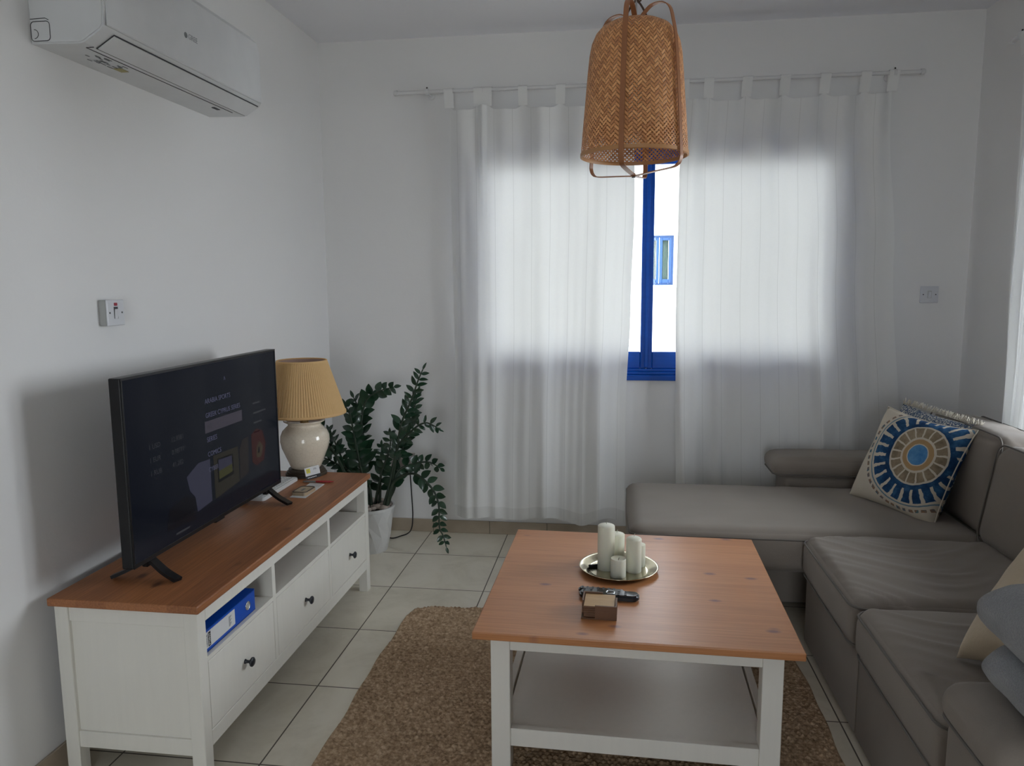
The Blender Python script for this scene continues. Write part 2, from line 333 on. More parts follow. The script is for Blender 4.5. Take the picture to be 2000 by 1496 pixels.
# added door (rear wall, behind the camera): unseen glazed opening that brightens the room
d2 = thing('added_door_1', None, None, ((RX0+RX1)/2, YR, 0), kind='structure')
bm = nb(); y0, y1 = YR-.12, YR-.06; box(bm, RX0, RX0+.05, y0, y1, 0, RZ1,.003,1); box(bm, RX1-.05, RX1, y0, y1, 0, RZ1,.003,1); box(bm, RX0+.05, RX1-.05, y0, y1, RZ1-.05, RZ1,.003,1); box(bm, RX0+.05, RX1-.05, y0, y1, 0, .06,.003,1); obj('frame', bm, MBLUE, d2, world=True)
bm = nb(); box(bm, RX0+.05, RX1-.05, YR-.092, YR-.088, .06, RZ1-.05); obj('pane', bm, MGL, d2, world=True)

# ================= OUTSIDE =================
MOUT = wallmat('outdoor_render', (0.82,0.82,0.80)); MGR = wallmat('outdoor_paving', (0.60,0.58,0.53))
bm = nb(); box(bm, -12, 14, 0.26, 16, -0.35, -0.2); struct('ground', bm, MGR)
bm = nb(); box(bm, W+0.26, 14, -8, 0.25, -0.35, -0.2); struct('terrace', bm, MGR)
bm = nb(); box(bm, -6, W+0.26, -14, YR-0.21, -0.35, -0.2); struct('yard', bm, MGR)
nbld = thing('neighbouring_house', 'white rendered house wall across the lane, seen through the gap between the curtains', 'house', (2.3, 8, -0.2))
bx0, bx1, bz0, bz1, YB = 2.10, 2.545, 1.40, 2.175, 8.0
bm = nb(); box(bm, -6, bx0, YB, YB+0.3, -0.2, 3.6); box(bm, bx1, 8, YB, YB+0.3, -0.2, 3.6); box(bm, bx0, bx1, YB, YB+0.3, -0.2, bz0); box(bm, bx0, bx1, YB, YB+0.3, bz1, 3.6)
obj('wall', bm, MOUT, nbld, world=True)
MLB = plain('outdoor_blue_paint', (0.004,0.045,0.16), 0.4); MCG = plain('window_curtain_green', (0.10,0.15,0.13), 0.8)  # darker blue for the neighbour's window
bm = nb(); f = 0.03
box(bm, bx0, bx1, YB+.06, YB+.10, bz0, bz0+f); box(bm, bx0, bx1, YB+.06, YB+.10, bz1-f, bz1); box(bm, bx0, bx0+f, YB+.06, YB+.10, bz0+f, bz1-f); box(bm, bx1-f, bx1, YB+.06, YB+.10, bz0+f, bz1-f)
wf = obj('window', bm, MLB, nbld, world=True); wf['label'] = 'small blue casement window with two leaves'
mdl = (bx0+bx1)/2
for a, b in ((bx0+f, mdl-.003), (mdl+.003, bx1-f)):
    bm = nb(); g = 0.045; box(bm, a, a+g, YB+.05, YB+.085, bz0+f, bz1-f,.004,1); box(bm, b-g, b, YB+.05, YB+.085, bz0+f, bz1-f,.004,1); box(bm, a+g, b-g, YB+.05, YB+.085, bz0+f, bz0+f+g+.02,.004,1); box(bm, a+g, b-g, YB+.05, YB+.085, bz1-f-g, bz1-f,.004,1)
    obj('casement', bm, MLB, wf, world=True)
    bm = nb()
    N = 20
    vs0 = [bm.verts.new((a+g+(b-a-2*g)*i/N, YB+.13+.012*sin(i*1.7), bz0+f)) for i in range(N+1)]; vs1 = [bm.verts.new((v.co.x, v.co.y, bz1-f)) for v in vs0]
    for i in range(N): bm.faces.new((vs0[i], vs0[i+1], vs1[i+1], vs1[i]))
    obj('window_curtain', bm, MCG, wf, world=True, smooth=True)
bm = nb(); box(bm, bx0-.05, bx1+.06, YB-.05, YB+.06, bz0-.05, bz0, .005,1); obj('sill', bm, MOUT, nbld, world=True)
ac2 = thing('outdoor_condenser', 'pale outdoor air conditioning unit on a wall shelf, left of the blue window post', 'air conditioner', (1.56, 7.75, 0.47))
MPO = plain('condenser_shell', (0.62,0.61,0.56), 0.6)
bm = nb(); box(bm, 1.16, 1.97, 7.62, 7.97, 0.47, 1.0, .02,2); obj('casing', bm, MPO, ac2, world=True)
bm = nb()
for cx in (1.80,):
    for rr in (0.04,0.08,0.12,0.16,0.19): tube(bm, [(cx+rr*cos(2*pi*i/32), 7.60, 0.75+rr*sin(2*pi*i/32)) for i in range(32)], 0.004, 5, True)
    for k in range(8): a = pi*k/8; tube(bm, [(cx-0.19*cos(a),7.602,0.75-0.19*sin(a)),(cx+0.19*cos(a),7.602,0.75+0.19*sin(a))], 0.003, 5)
obj('fan_grille', bm, MPLG, ac2, world=True)
bm = nb(); box(bm, 1.10, 1.98, 7.60, 8.0, 0.435, 0.468, .003,1); obj('shelf_bracket', bm, MPLG, ac2, world=True)

# ================= CURTAINS =================
def interp(T, z):
    T = sorted(T); 
    if z <= T[0][0]: return T[0][1]
    for (a, p), (b, q) in zip(T, T[1:]):
        if z <= b: t = (z-a)/(b-a); t = t*t*(3-2*t); return p+(q-p)*t
    return T[-1][1]
def curtain(label, loc, tabs, ztop, zrod, hem, left, right, ypl, wid, seed, swap=False, group='white tab-top curtains'):
    """tabs: positions at the top; left/right: (z, x) edge tables; swap: hangs along Y on the right wall"""
    rnd = random.Random(seed); c = thing('curtain', label, 'curtain', loc, group=group)
    NX, NZ = 220, 60; bm = nb(); uvl = bm.loops.layers.uv.new('UVMap'); G = []
    span = tabs[-1]-tabs[0]
    # own coordinate s along the top maps to tabs
    folds = [(rnd.uniform(0.010,0.022), rnd.uniform(1.5,4.2), rnd.uniform(0,6.28)) for _ in range(3)]
    big = [(rnd.uniform(0,1), rnd.uniform(0.012,0.032), rnd.uniform(0.022,0.05)) for _ in range(6)]
    def P(s, t):  # s 0..1 across, t 0..1 down
        z = ztop*(1-t)+hem*t; xl, xr = interp(left, z), interp(right, z); x = xl+(xr-xl)*s
        xt = tabs[0]+span*s
        # nearest tab distance for top sag and puckers
        gap = None
        for a, b in zip(tabs, tabs[1:]):
            if a <= xt <= b: q = (xt-a)/(b-a); gap = (q, b-a)
        sagz = 0.0; pk = 0.0
        if gap: sagz = 0.034*min(1,gap[1]/0.16)*(1-(2*gap[0]-1)**4); pk = cos(2*pi*gap[0])
        topf = max(0, 1-t*9)
        z -= sagz*topf
        y = 0.018*pk*max(0, 1-t*3.0)
        for A, F, ph in folds: y += (.35 if swap else 1)* A*min(1, 0.25+t*1.1)*sin(F*2*pi*s+ph+0.6*t)*0.75
        for cc, A, wd in big: y -= A*(0.35+0.9*t)*math.exp(-((s-cc-0.03*(t-0.5))/wd)**2)
        y += (.35 if swap else 1)*0.026*min(1,t*6)
        y -= 0.0012*sin(2*pi*s*17+3*t+2*sin(9*s))*min(1,t*4)
        z += 0.012*sin(folds[0][1]*2*pi*s+folds[0][2]+1)*t**4 - 0.020*t**6*math.exp(-((s-0.77)/0.06)**2) - 0.012*t**6*sin(s*17+seed)
        return x, y, z
    for j in range(NZ+1):
        t = (j/NZ)**1.3; row = []
        for i in range(NX+1):
            s = i/NX; x, y, z = P(s, t); row.append(bm.verts.new((x, ypl+y, z) if not swap else (ypl+y, x, z)))
        G.append(row)
    for j in range(NZ):
        for i in range(NX):
            fc = bm.faces.new((G[j][i], G[j+1][i], G[j+1][i+1], G[j][i+1]))
            for lp, (ii, jj) in zip(fc.loops, ((i,j),(i,j+1),(i+1,j+1),(i+1,j))): lp[uvl].uv = (ii/NX*wid, (1-(jj/NZ)**1.3)*(ztop-hem))
    obj('panel', bm, MCUR, c, smooth=True, world=True)
    for k, xt in enumerate(tabs):
        s = (xt-tabs[0])/span; x, y, z = P(s, 0.0); bm = nb(); uvl = bm.loops.layers.uv.new('UVMap'); hw = 0.024; rr = 0.014; lean = rnd.uniform(-.004,.004)
        path = [(y-0.001, z-0.012)] + [(-rr*cos(a), zrod+rr*sin(a)) for a in [pi*q/8 for q in range(9)]] + [(y+0.001, z-0.012)]
        rows = []
        for (yy, zz) in path:
            e = lean*(zz-z)/0.08
            rows.append([bm.verts.new((x+e+dx, ypl+yy, zz) if not swap else (ypl+yy, x+e+dx, zz)) for dx in (-hw, -hw/2, 0, hw/2, hw)])
        for a, b in zip(rows, rows[1:]):
            for i in range(4):
                fc = bm.faces.new((a[i],b[i],b[i+1],a[i+1]))
                for lp in fc.loops: lp[uvl].uv = (0.05, 0.5)
        obj('tab', bm, MCUR, c, smooth=True, world=True)
    return c
ZR = 2.445
curtain('white tab-top curtain left of the blue window post, hanging nearly to the floor', (1.24,-.1,.12), [0.771,0.922,0.968,1.147,1.334,1.513,1.700], 2.375, ZR, 0.122,
        [(0.1,0.735),(1.0,0.752),(2.1,0.745),(2.4,0.749)], [(0.1,1.700),(0.76,1.697),(1.3,1.716),(1.84,1.729),(2.4,1.722)], -0.10, 1.35, 3)
curtain('white tab-top curtain right of the blue window post, hanging down behind the sofa', (2.5,-.1,.12), [1.993,2.109,2.285,2.46,2.641,2.822,2.944], 2.375, ZR, 0.122,
        [(0.1,1.975),(0.9,1.956),(1.3,1.949),(1.96,1.952),(2.4,1.968)], [(0.1,3.14),(0.52,3.107),(1.56,3.026),(2.3,2.970),(2.4,2.968)], -0.10, 1.55, 11)
def rod(label, a, b, brk, wallp, axis):
    t = thing('curtain_rod', label, 'curtain rod', ((a[0]+b[0])/2, (a[1]+b[1])/2, a[2]), group='white curtain rods')
    A, B = Vector(a), Vector(b); d = (B-A).normalized()
    bm = nb(); tube(bm, [A, B], 0.0095, 14); obj('rod', bm, MROD, t, smooth=40, world=True)
    for e, s in ((A,-1),(B,1)):
        bm = nb(); tube(bm, [e-d*s*0.004, e+d*s*0.012, e+d*s*0.018], [0.014,0.014,0.009], 14); obj('finial', bm, MROD, t, smooth=40, world=True)
    for q in brk:
        p = A + d*q; bm = nb(); wp = Vector(p); 
        if axis == 'Y': wp.y = wallp
        else: wp.x = wallp
        tube(bm, [p, wp], 0.006, 8); o_ = wp-p; tube(bm, [wp, wp-o_.normalized()*0.012], 0.02, 14); tube(bm, [p-d*0.007, p+d*0.007], 0.017, 14)
        br = obj('bracket', bm, MROD, t, smooth=40, world=True)
        bm = nb(); tube(bm, [p+Vector((0,0,.015)), p+Vector((0,0,.024))], 0.004, 8); obj('screw', bm, MBRK, br, world=True)
rod('long white curtain rod above the back wall window', (0.468,-.1,ZR), (3.095,-.1,ZR), (0.165, 2.505), 0.0, 'Y')
XR = 3.322
curtain('white curtain drawn aside at the right edge, hanging behind the sofa back', (XR,-.7,.1), [-0.600,-0.635,-0.670,-0.705,-0.745,-0.790,-0.840], 2.39, 2.462, 0.10,
        [(0.1,-0.66),(0.75,-0.655),(1.5,-0.60),(2.4,-0.585)], [(0.1,-0.82),(0.78,-0.815),(1.2,-0.85),(2.4,-0.86)], XR, 1.3, 5, swap=True)
rod('white curtain rod on the right wall, only its end showing', (XR,-0.48,2.462), (XR,-2.75,2.462), (0.07, 2.1), W, 'X')

# ================= AIR CONDITIONER =================
AY0, AY1 = -2.13, -1.185
ac = thing('air_conditioner', 'white wall-mounted split air conditioner high on the left wall', 'air conditioner', (0,(AY0+AY1)/2,2.11))
prof = [(0,2.110),(0.148,2.106),(0.160,2.109),(0.213,2.140),(0.222,2.152),(0.226,2.20),(0.226,2.34),(0.218,2.375),(0.19,2.405),(0.14,2.42),(0,2.42)]
bm = nb(); prism(bm, prof, AY0, AY1); bmesh.ops.bevel(bm, geom=[e for e in bm.edges if abs(e.verts[0].co.y-e.verts[1].co.y)<1e-6], offset=.004, segments=2, affect='EDGES'); obj('body', bm, MPLAS, ac, smooth=25, world=True)
bm = nb(); prism(bm, [(0.2262,2.152),(0.2285,2.155),(0.2285,2.345),(0.2200,2.378),(0.193,2.406),(0.19,2.404),(0.217,2.374),(0.2262,2.34)], AY0+0.012, AY1-0.012); obj('front_panel', bm, MPLAS, ac, smooth=25, world=True)
# louver: sloping flap with dark gap lines
d = Vector((0.213-0.158, 0, 2.140-2.108)).normalized(); nrm = Vector((d.z,0,-d.x))
def slab(bm, y0, y1, s0, s1, o0, o1):
    B = Vector((0.158,0,2.108)); L = 0.0637
    pts = []
    for y in (y0,y1):
        for s, o in ((s0,o0),(s1,o0),(s1,o1),(s0,o1)): p = B + d*(s*L) + nrm*o; pts.append(bm.verts.new((p.x,y,p.z)))
    for q in ((0,1,2,3),(7,6,5,4),(0,4,5,1),(1,5,6,2),(2,6,7,3),(3,7,4,0)): bm.faces.new([pts[k] for k in q])
    bmesh.ops.recalc_face_normals(bm, faces=bm.faces)
bm = nb(); slab(bm, AY0+0.055, AY1-0.020, -0.01, 1.06, 0.001, 0.003); obj('louver_gap', bm, MSEAM, ac, world=True)
bm = nb(); slab(bm, AY0+0.0575, AY1-0.0225, 0.05, 1.01, 0.002, 0.006); obj('louver', bm, MPLAS, ac, world=True)
bm = nb(); box(bm, 0.138, 0.1395, AY0+0.04, AY1-0.08, 2.1045, 2.1062); box(bm, 0.139, 0.162, AY0+0.0395, AY0+0.0415, 2.1045, 2.1065); obj('seam', bm, MSEAM, ac, world=True)
bm = nb()
for q in (rrect(0.004,0.062,2.116,2.168,0.010,4),): tube(bm, [(x,AY0-0.0005,z) for x,z in q], 0.0011, 5, True)
tube(bm, [(0.004,AY0-.0005,2.175),(0.050,AY0-.0005,2.176),(0.060,AY0-.0005,2.171)], 0.001, 5); tube(bm, [(0.014+.012*cos(a),AY0-.0005,2.135+.012*sin(a)) for a in [-pi/2+pi*k/8 for k in range(9)]], 0.001, 5)
obj('hatch', bm, MSEAM, ac, world=True)
MTXG = plain('grey_ink', (0.16,0.17,0.18), 0.6); MTXL = plain('light_grey_ink', (0.32,0.33,0.35), 0.6)
bm = nb(); lathe(bm, [(0.009,0),(0.009,0.0006)], 20); bm.transform(frame_mat((0.2286,-1.722,2.249),(0,1,0),(0,0,1))); obj('logo_mark', bm, MTXG, ac, world=True)
text('logo', 'GREE', 0.024, MTXL, ac, frame_mat((0.2287,-1.708,2.249),(0,1,0),(0,0,1)))
bm = nb(); rr_ = random.Random(2)
for k in range(26):
    y = AY0+0.10+rr_.random()*0.13; x = 0.055+0.068*rr_.random(); box(bm, x, x+0.003, y, y+0.012+.014*rr_.random(), 2.1052, 2.1062)
obj('information_sticker', bm, MTXG, ac, world=True)
bm = nb(); box(bm, 0.075,0.100, AY0+0.245, AY0+0.285, 2.1050, 2.1066); obj('energy_sticker', bm, plain('sticker_yellow', (0.38,0.33,0.14), 0.5), ac, world=True)
bm = nb(); box(bm, 0.105,0.118, AY1-0.175, AY1-0.135, 2.1045, 2.1062); obj('sensor', bm, MSEAM, ac, world=True)

# ================= SWITCHES AND SOCKET =================
MSW = plain('switch_white', (0.62,0.63,0.66), 0.35); MSB = plain('switch_box_grey', (0.42,0.43,0.42), 0.5); MRED = plain('red_indicator', (0.32,0.02,0.04), 0.4)
def switch(label, wall, a, z, s, dep, red, bodym):
    # wall 'L': faces +X at x=0, a = centre y ; wall 'B': faces -Y at y=0, a = centre x
    t = thing('wall_switch', label, 'switch', (0,a,z) if wall=='L' else (a,0,z))
    Mx = Matrix.Identity(4) if wall == 'L' else Matrix.Rotation(-pi/2, 4, 'Z')
    h = s/2
    def add(n, f, m, **k): b = nb(); f(b); b.transform(Mx); return obj(n, b, m, t, **k)
    add('mounting_box', lambda b: box(b, 0, dep, -h+.001, h-.001, -h+.001, h-.001, .002,1), bodym)
    add('plate', lambda b: box(b, dep, dep+.006, -h, h, -h, h, .0025,2), MSW)
    def rk(b): box(b, dep+.005, dep+.010, -.0075, .0075, -.016, .016, .002,2, Matrix.Rotation(R(7),4,'Y'))
    add('rocker', rk, MSW)
    add('rocker_recess', lambda b: box(b, dep+.0058, dep+.0064, -.010,.010,-.019,.019), MSEAM if wall=='L' else MSB)
    for q in (-.030,.030): add('screw', lambda b: tube(b, [(dep+.005,q,0),(dep+.0066,q,0)], .0032, 10), MSEAM)
    if red: add('indicator', lambda b: box(b, dep+.005, dep+.008, -.0075,.0075,.022,.032,.001,1), MRED)
switch('white boxed wall switch with a red indicator above the television', 'L', -1.895, 1.350, 0.084, 0.024, True, MSB)
switch('small square wall switch on the back wall, right of the curtains', 'B', 3.232, 1.368, 0.086, 0.008, False, MSW)
sk = thing('wall_socket', 'pale double wall socket half hidden behind the potted plant', 'socket', (0.425,0,0.425))
bm = nb(); box(bm, 0.352,0.498,-0.012,0,0.382,0.468,.003,2); obj('plate', bm, plain('socket_beige',(0.42,0.38,0.35),0.4), sk, world=True)
for cx in (0.388,):
    bm = nb(); box(bm, cx-.010,cx-.005,-.0132,-.012,.405,.412); box(bm, cx+.005,cx+.010,-.0132,-.012,.405,.412); box(bm, cx-.003,cx+.003,-.0132,-.012,.424,.434); obj('pin_holes', bm, MSEAM, sk, world=True)
for cx in (0.388,0.465):
    bm = nb(); box(bm, cx-.006,cx+.006,-.017,-.012,.441,.458,.002,1); obj('rocker', bm, MSW, sk, world=True)
pc = thing('power_cord', 'black power cord running from the wall socket down behind the plant pot', 'cord', (0.47,-.05,0))
bm = nb(); tube(bm, crpath([(0.468,-.035,.418),(0.470,-.034,.385),(0.472,-.028,.30),(0.477,-.026,.18),(0.480,-.03,.10),(0.476,-.045,.03),(0.462,-.075,.008),(0.43,-.12,.005),(0.39,-.16,.005),(0.30,-.12,.005),(0.16,-.2,.005)],7), 0.0034, 8); obj('cable', bm, MBLK, pc, smooth=True, world=True)
bm = nb(); box(bm, .448,.488,-.050,-.0125,.402,.440,.006,2); obj('plug', bm, plain('plug_grey',(0.30,0.27,0.26),0.5), pc, world=True)

# ================= TV BENCH =================
TB = thing('tv_bench', 'long white television bench with a brown pine top and three drawers', 'tv bench', (0.046,-2.312,0), -0.0014)
D, L, ZT = 0.459, 1.477, 0.560   # local: x depth, y along
fx = D-0.012
bm = nb(); box(bm, 0, D, 0, L, ZT-.024, ZT, .004,2); obj('top', bm, MWB, TB)
lw = 0.042; y0, y1 = 0.014, L-0.014; x0 = 0.010
for (a, c) in ((x0,y0),(fx-lw,y0),(x0,y1-lw),(fx-lw,y1-lw)): bm = nb(); box(bm, a, a+lw, c, c+lw, 0, ZT-.024, .002,1); obj('leg', bm, MWH, TB)
for c0, c1 in ((y0+.006,y0+.034),(y1-.034,y1-.006)):
    bm = nb(); box(bm, x0+lw, fx-lw, c0-.002, c1, ZT-.072, ZT-.024,.0015,1); obj('side_rail', bm, MWH, TB)
    bm = nb(); box(bm, x0+lw, fx-lw, c0-.002, c1, .100, .150,.0015,1); obj('side_rail', bm, MWH, TB)
    bm = nb(); s_ = (c0+.006, c0+.018) if c0 < 1 else (c1-.018, c1-.006); box(bm, x0+lw, fx-lw, s_[0], s_[1], .150, ZT-.072); obj('side_panel', bm, MWH, TB)
bm = nb(); box(bm, fx-.020, fx, y0+lw, y1-lw, ZT-.066, ZT-.024,.0015,1); obj('top_rail', bm, MWH, TB)
bm = nb(); box(bm, fx-.024, fx-.001, y0+lw, y1-lw, .112, .160,.0015,1); obj('bottom_rail', bm, MWH, TB)
bm = nb(); box(bm, x0+.004, x0+.010, y0+.02, y1-.02, .11, ZT-.024); obj('back_panel', bm, MBI, TB)
dv = (0.483, 0.981)
for q in dv: bm = nb(); box(bm, x0+.010, fx-.001, q-.011, q+.011, .16, ZT-.066,.001,1); obj('divider', bm, MWH, TB)
bays = [(y0+lw, dv[0]-.011), (dv[0]+.011, dv[1]-.011), (dv[1]+.011, y1-lw)]
for i, (a, b) in enumerate(bays):
    bm = nb(); box(bm, x0+.010, fx-.001, a, b, .372, .386); obj('shelf', bm, MWH, TB)
    bm = nb(); box(bm, fx-.018, fx-.001, a+.0025, b-.0025, .1625, .369,.0015,1); dr = obj('drawer', bm, MWH, TB)
    bm = nb(); box(bm, x0+.03, fx-.018, a+.01, b-.01, .175, .33); obj('drawer_box', bm, MBI, dr)
    bm = nb(); c = (a+b)/2; lathe(bm, [(.008,0),(.0055,.004),(.0045,.012),(.008,.017),(.0145,.021),(.0152,.025),(.012,.028),(0.0,.029)], 22); bm.transform(Matrix.Translation((fx-.001,c,.262)) @ Matrix.Rotation(pi/2,4,'Y')); obj('knob', bm, MKNOB, dr, smooth=True)
bm = nb(); box(bm, x0+.010, fx-.02, y0+.02, y1-.02, .15, .16); obj('bottom_panel', bm, MBI, TB)

# ring binder lying in the near compartment (spine to the front)
MBB = plain('binder_blue', (0.0,0.075,0.48), 0.38); MPAP = plain('paper_white', (0.66,0.66,0.66), 0.6)
rb = thing('ring_binder', 'blue lever arch binder lying in the open bench compartment', 'binder', (0.30,-2.09,0.386))
bx_ = 0.046+fx-0.012; ya, yb = -2.252, -1.945; za, zb = 0.388, 0.458
bm = nb(); box(bm, 0.215, bx_, ya, yb, za, za+.003); box(bm, 0.215, bx_, ya, yb, zb-.003, zb); box(bm, bx_-.003, bx_, ya, yb, za, zb,.001,1); obj('cover', bm, MBB, rb, world=True)
bm = nb(); box(bm, 0.225, bx_-.012, ya+.01, yb-.01, za+.004, za+.045); obj('papers', bm, MPAP, rb, world=True)
bm = nb(); box(bm, bx_, bx_+.0012, ya+.006, ya+.175, za+.012, zb-.010); lb = obj('label', bm, MPAP, rb, world=True)
Mt = frame_mat((bx_+.0014, ya+.018, za+.035), (0,0,1), (0,-1,0))
text('lettering', 'OFFICE', 0.011, MTXG, lb, frame_mat((bx_+.0014, ya+.014, za+.036),(0,0,1),(0,-1,0)), align='CENTER')
bm = nb(); box(bm, bx_+.001, bx_+.0016, ya+.021, ya+.034, za+.015, za+.057); obj('logo_block', bm, MBLK, lb, world=True)
text('lettering', 'POINT', 0.012, MPAP, lb, frame_mat((bx_+.0018, ya+.0275, za+.036),(0,0,1),(0,-1,0)), align='CENTER')
bm = nb()
for k in range(9): z = za+.020+k*.0036; box(bm, bx_+.001, bx_+.0016, ya+.138, ya+.146+(k%3)*.004, z, z+.0018)
obj('print', bm, MTXG, lb, world=True)
bm = nb(); tube(bm, [(bx_+.001, -1.995+.0125*cos(2*pi*k/24), .422+.0125*sin(2*pi*k/24)) for k in range(24)], .002, 8, True); obj('finger_ring', bm, plain('chrome',(0.7,0.7,0.7),0.15,1.0), rb, smooth=True, world=True)
bm = nb(); tube(bm, [(bx_,-1.995,.422),(bx_+.0006,-1.995,.422)], .0115, 20); obj('finger_hole', bm, MSB, rb, world=True)

# ================= TELEVISION =================
tv = thing('television', 'black flat screen television on the pine bench showing a dim menu', 'television', (0.25,-1.74,0.560))
TX, TY0, TY1, TZ0, TZ1 = 0.260, -2.224, -1.254, 0.620, 1.178
bm = nb(); box(bm, TX-.036, TX-.001, TY0, TY1, TZ0, TZ1, .003,2); box(bm, TX-.066, TX-.030, TY0+.12, TY1-.12, TZ0+.03, TZ0+.32, .012,2); obj('housing', bm, MBLK, tv, world=True)
bm = nb(); b_ = .0075
box(bm, TX-.001, TX+.0025, TY0, TY1, TZ1-b_, TZ1,.001,1); box(bm, TX-.001, TX+.0025, TY0, TY1, TZ0, TZ0+.013,.001,1); box(bm, TX-.001, TX+.0025, TY0, TY0+b_, TZ0+.013, TZ1-b_,.001,1); box(bm, TX-.001, TX+.0025, TY1-b_, TY1, TZ0+.013, TZ1-b_,.001,1); obj('bezel', bm, MBLK, tv, world=True)
MSCR = plain('screen_glass', (0.005,0.005,0.007), 0.10, 0.0, 0.12, emit=(0.004,0.006,0.011), es=0.3)
bm = nb(); box(bm, TX-.0008, TX+.0004, TY0+b_, TY1-b_, TZ0+.013, TZ1-b_); scr = obj('screen', bm, MSCR, tv, world=True)
SW_, SH_ = TY1-TY0-2*b_, TZ1-TZ0-b_-.013; SY, SZ = TY0+b_, TZ0+.013
def em(name, c, s=1.0): 
    return plain(name, (0.006,0.006,0.008), 0.10, 0.0, 0.12, emit=c, es=s*0.24)
ETX = em('screen_text', (0.12,0.125,0.21)); EHL = em('screen_highlight', (0.075,0.068,0.09)); EDM = em('screen_text_dim', (0.050,0.053,0.06))
def stext(s, u, v, size, m): text('screen_text', s, size, m, scr, frame_mat((TX+.0006, SY+u*SW_, SZ+v*SH_), (0,1,0), (0,0,1)), 0.0001)
def quad(name, pts, m, off=.0006):
    bm = nb(); vs_ = [bm.verts.new((TX+off, SY+u*SW_, SZ+v*SH_)) for u, v in pts]; bm.faces.new(vs_); obj(name, bm, m, scr, world=True)
stext('^', .575, .875, .034, ETX); stext('ARABIA SPORTS', .440, .765, .024, ETX); stext('GREEK CYPRUS SERIES', .440, .675, .024, ETX)
quad('menu_bar', [(.432,.565),(.70,.565),(.70,.640),(.432,.640)], EHL); stext('ALL', .445, .603, .020, EDM)
stext('SERIES', .440, .520, .024, ETX); stext('COMICS', .440, .425, .024, ETX); stext('CYBER SERIES', .440, .325, .022, ETX); stext('v', .60, .275, .030, EHL)
for k, (a, b) in enumerate((('1 USD','12.9381'),('1 EUR','0.98771'),('1 RUB','41.282'))): stext(a, .105, .60-.075*k, .022, EDM); stext(b, .225, .60-.075*k, .022, EDM)
for k, wd_ in enumerate((.06,.11,.07,.05)): quad('screen_print', [(.79,.65-.07*k),(.79+wd_,.65-.07*k),(.79+wd_,.662-.07*k),(.79,.662-.07*k)], EDM)
quad('screen_print', [(.22,.03),(.30,.03),(.30,.042),(.22,.042)], EDM)
# lower row of programme pictures
quad('picture', [(.355,.10),(.452,.12),(.452,.395),(.375,.40),(.30,.345),(.315,.25),(.345,.20)], em('pic_pale', (0.050,0.052,0.085)))
quad('picture', [(.17,.08),(.34,.06),(.345,.19),(.29,.235),(.19,.20)], em('pic_dark', (0.005,0.005,0.007)))
quad('picture', [(.475,.12),(.655,.155),(.655,.40),(.475,.405)], em('pic_casing', (0.030,0.027,0.018)))
quad('picture', [(.50,.215),(.615,.225),(.615,.365),(.50,.375)], em('pic_black', (0.004,0.004,0.004)), .0007)
quad('picture', [(.508,.29),(.605,.30),(.605,.355),(.508,.365)], em('pic_sky', (0.045,0.045,0.075)), .0008)
quad('picture', [(.508,.235),(.605,.245),(.605,.30),(.508,.29)], em('pic_grass', (0.060,0.060,0.018)), .0008)
quad('picture', [(.66,.16),(.73,.18),(.74,.44),(.69,.43),(.665,.37)], em('pic_tan', (0.022,0.017,0.015)))
quad('picture', [(.765,.24),(.80,.20),(.865,.22),(.885,.34),(.86,.44),(.81,.47),(.765,.44)], em('pic_red', (0.045,0.007,0.005)))
quad('picture', [(.80,.26),(.84,.25),(.86,.32),(.835,.37),(.805,.34)], em('pic_yellow', (0.055,0.040,0.020)), .0007)
quad('picture', [(.812,.29),(.828,.285),(.835,.325),(.818,.33)], em('pic_shadow', (0.008,0.006,0.006)), .0008)
for yc in (-2.130, -1.348):
    bm = nb()
    for sx, xe in ((1,0.352),(-1,0.140)):
        pts = crpath([(0.243,yc,0.625),(0.243+sx*.022,yc,0.606),(0.243+sx*.060,yc-.012,0.585),(xe,yc-.026,0.5672)],6); n_ = len(pts)
        ribbon(bm, pts, 0.030, 0.010, lambda i,p: (0,1,0))
    box(bm, .232,.254,yc-.02,yc+.02,.598,.632,.004,1); obj('foot', bm, MBLK, tv, world=True)
bm = nb(); box(bm, TX-.02, TX+.002, -1.77,-1.71, TZ0-.008, TZ0+.002,.003,1); obj('sensor', bm, MBLK, tv, world=True)

# ================= TABLE LAMP =================
LX, LY, LZ = 0.212, -0.880, 0.560
lm = thing('table_lamp', 'cream ceramic table lamp with a pleated yellow shade beside the television', 'lamp', (LX,LY,LZ))
bm = nb(); lathe(bm, [(.094,0),(.094,.008),(.088,.011),(.088,.018),(.080,.021),(.080,.030),(.072,.032)], 48); obj('base', bm, plain('bronze_wood',(0.05,0.035,0.022),0.4), lm, smooth=30)
def cream():
    t = NT('cream_ceramic', 0.18, (0.56,0.48,0.36)); t.b.inputs['Coat Weight'].default_value = .5; v = t.coord(); vo = t.n('ShaderNodeTexVoronoi', feature='DISTANCE_TO_EDGE'); vo.inputs['Scale'].default_value = 60; t.l(v, vo.inputs['Vector'])
    c = t.ramp(vo.outputs['Distance'], [(0.0,(0.66,0.58,0.46)),(0.05,(0.76,0.68,0.55))]); t.base(c); return t.m
MCER = cream()
bm = nb(); lathe(bm, [(.060,.032),(.066,.034),(.070,.040),(.078,.060),(.092,.095),(.106,.130),(.112,.160),(.110,.185),(.100,.208),(.084,.224),(.076,.232),(.074,.238),(.078,.243),(.090,.250),(.094,.253),(.093,.257),(.085,.256),(.070,.246),(.02,.244)], 64); obj('vase', bm, MCER, lm, smooth=True)
bm = nb(); lathe(bm, [(.020,.244),(.020,.256),(.012,.258),(.012,.310),(.018,.312),(.018,.345),(.0,.347)], 24); obj('neck', bm, plain('brass',(0.55,0.40,0.18),0.3,1.0), lm, smooth=30)
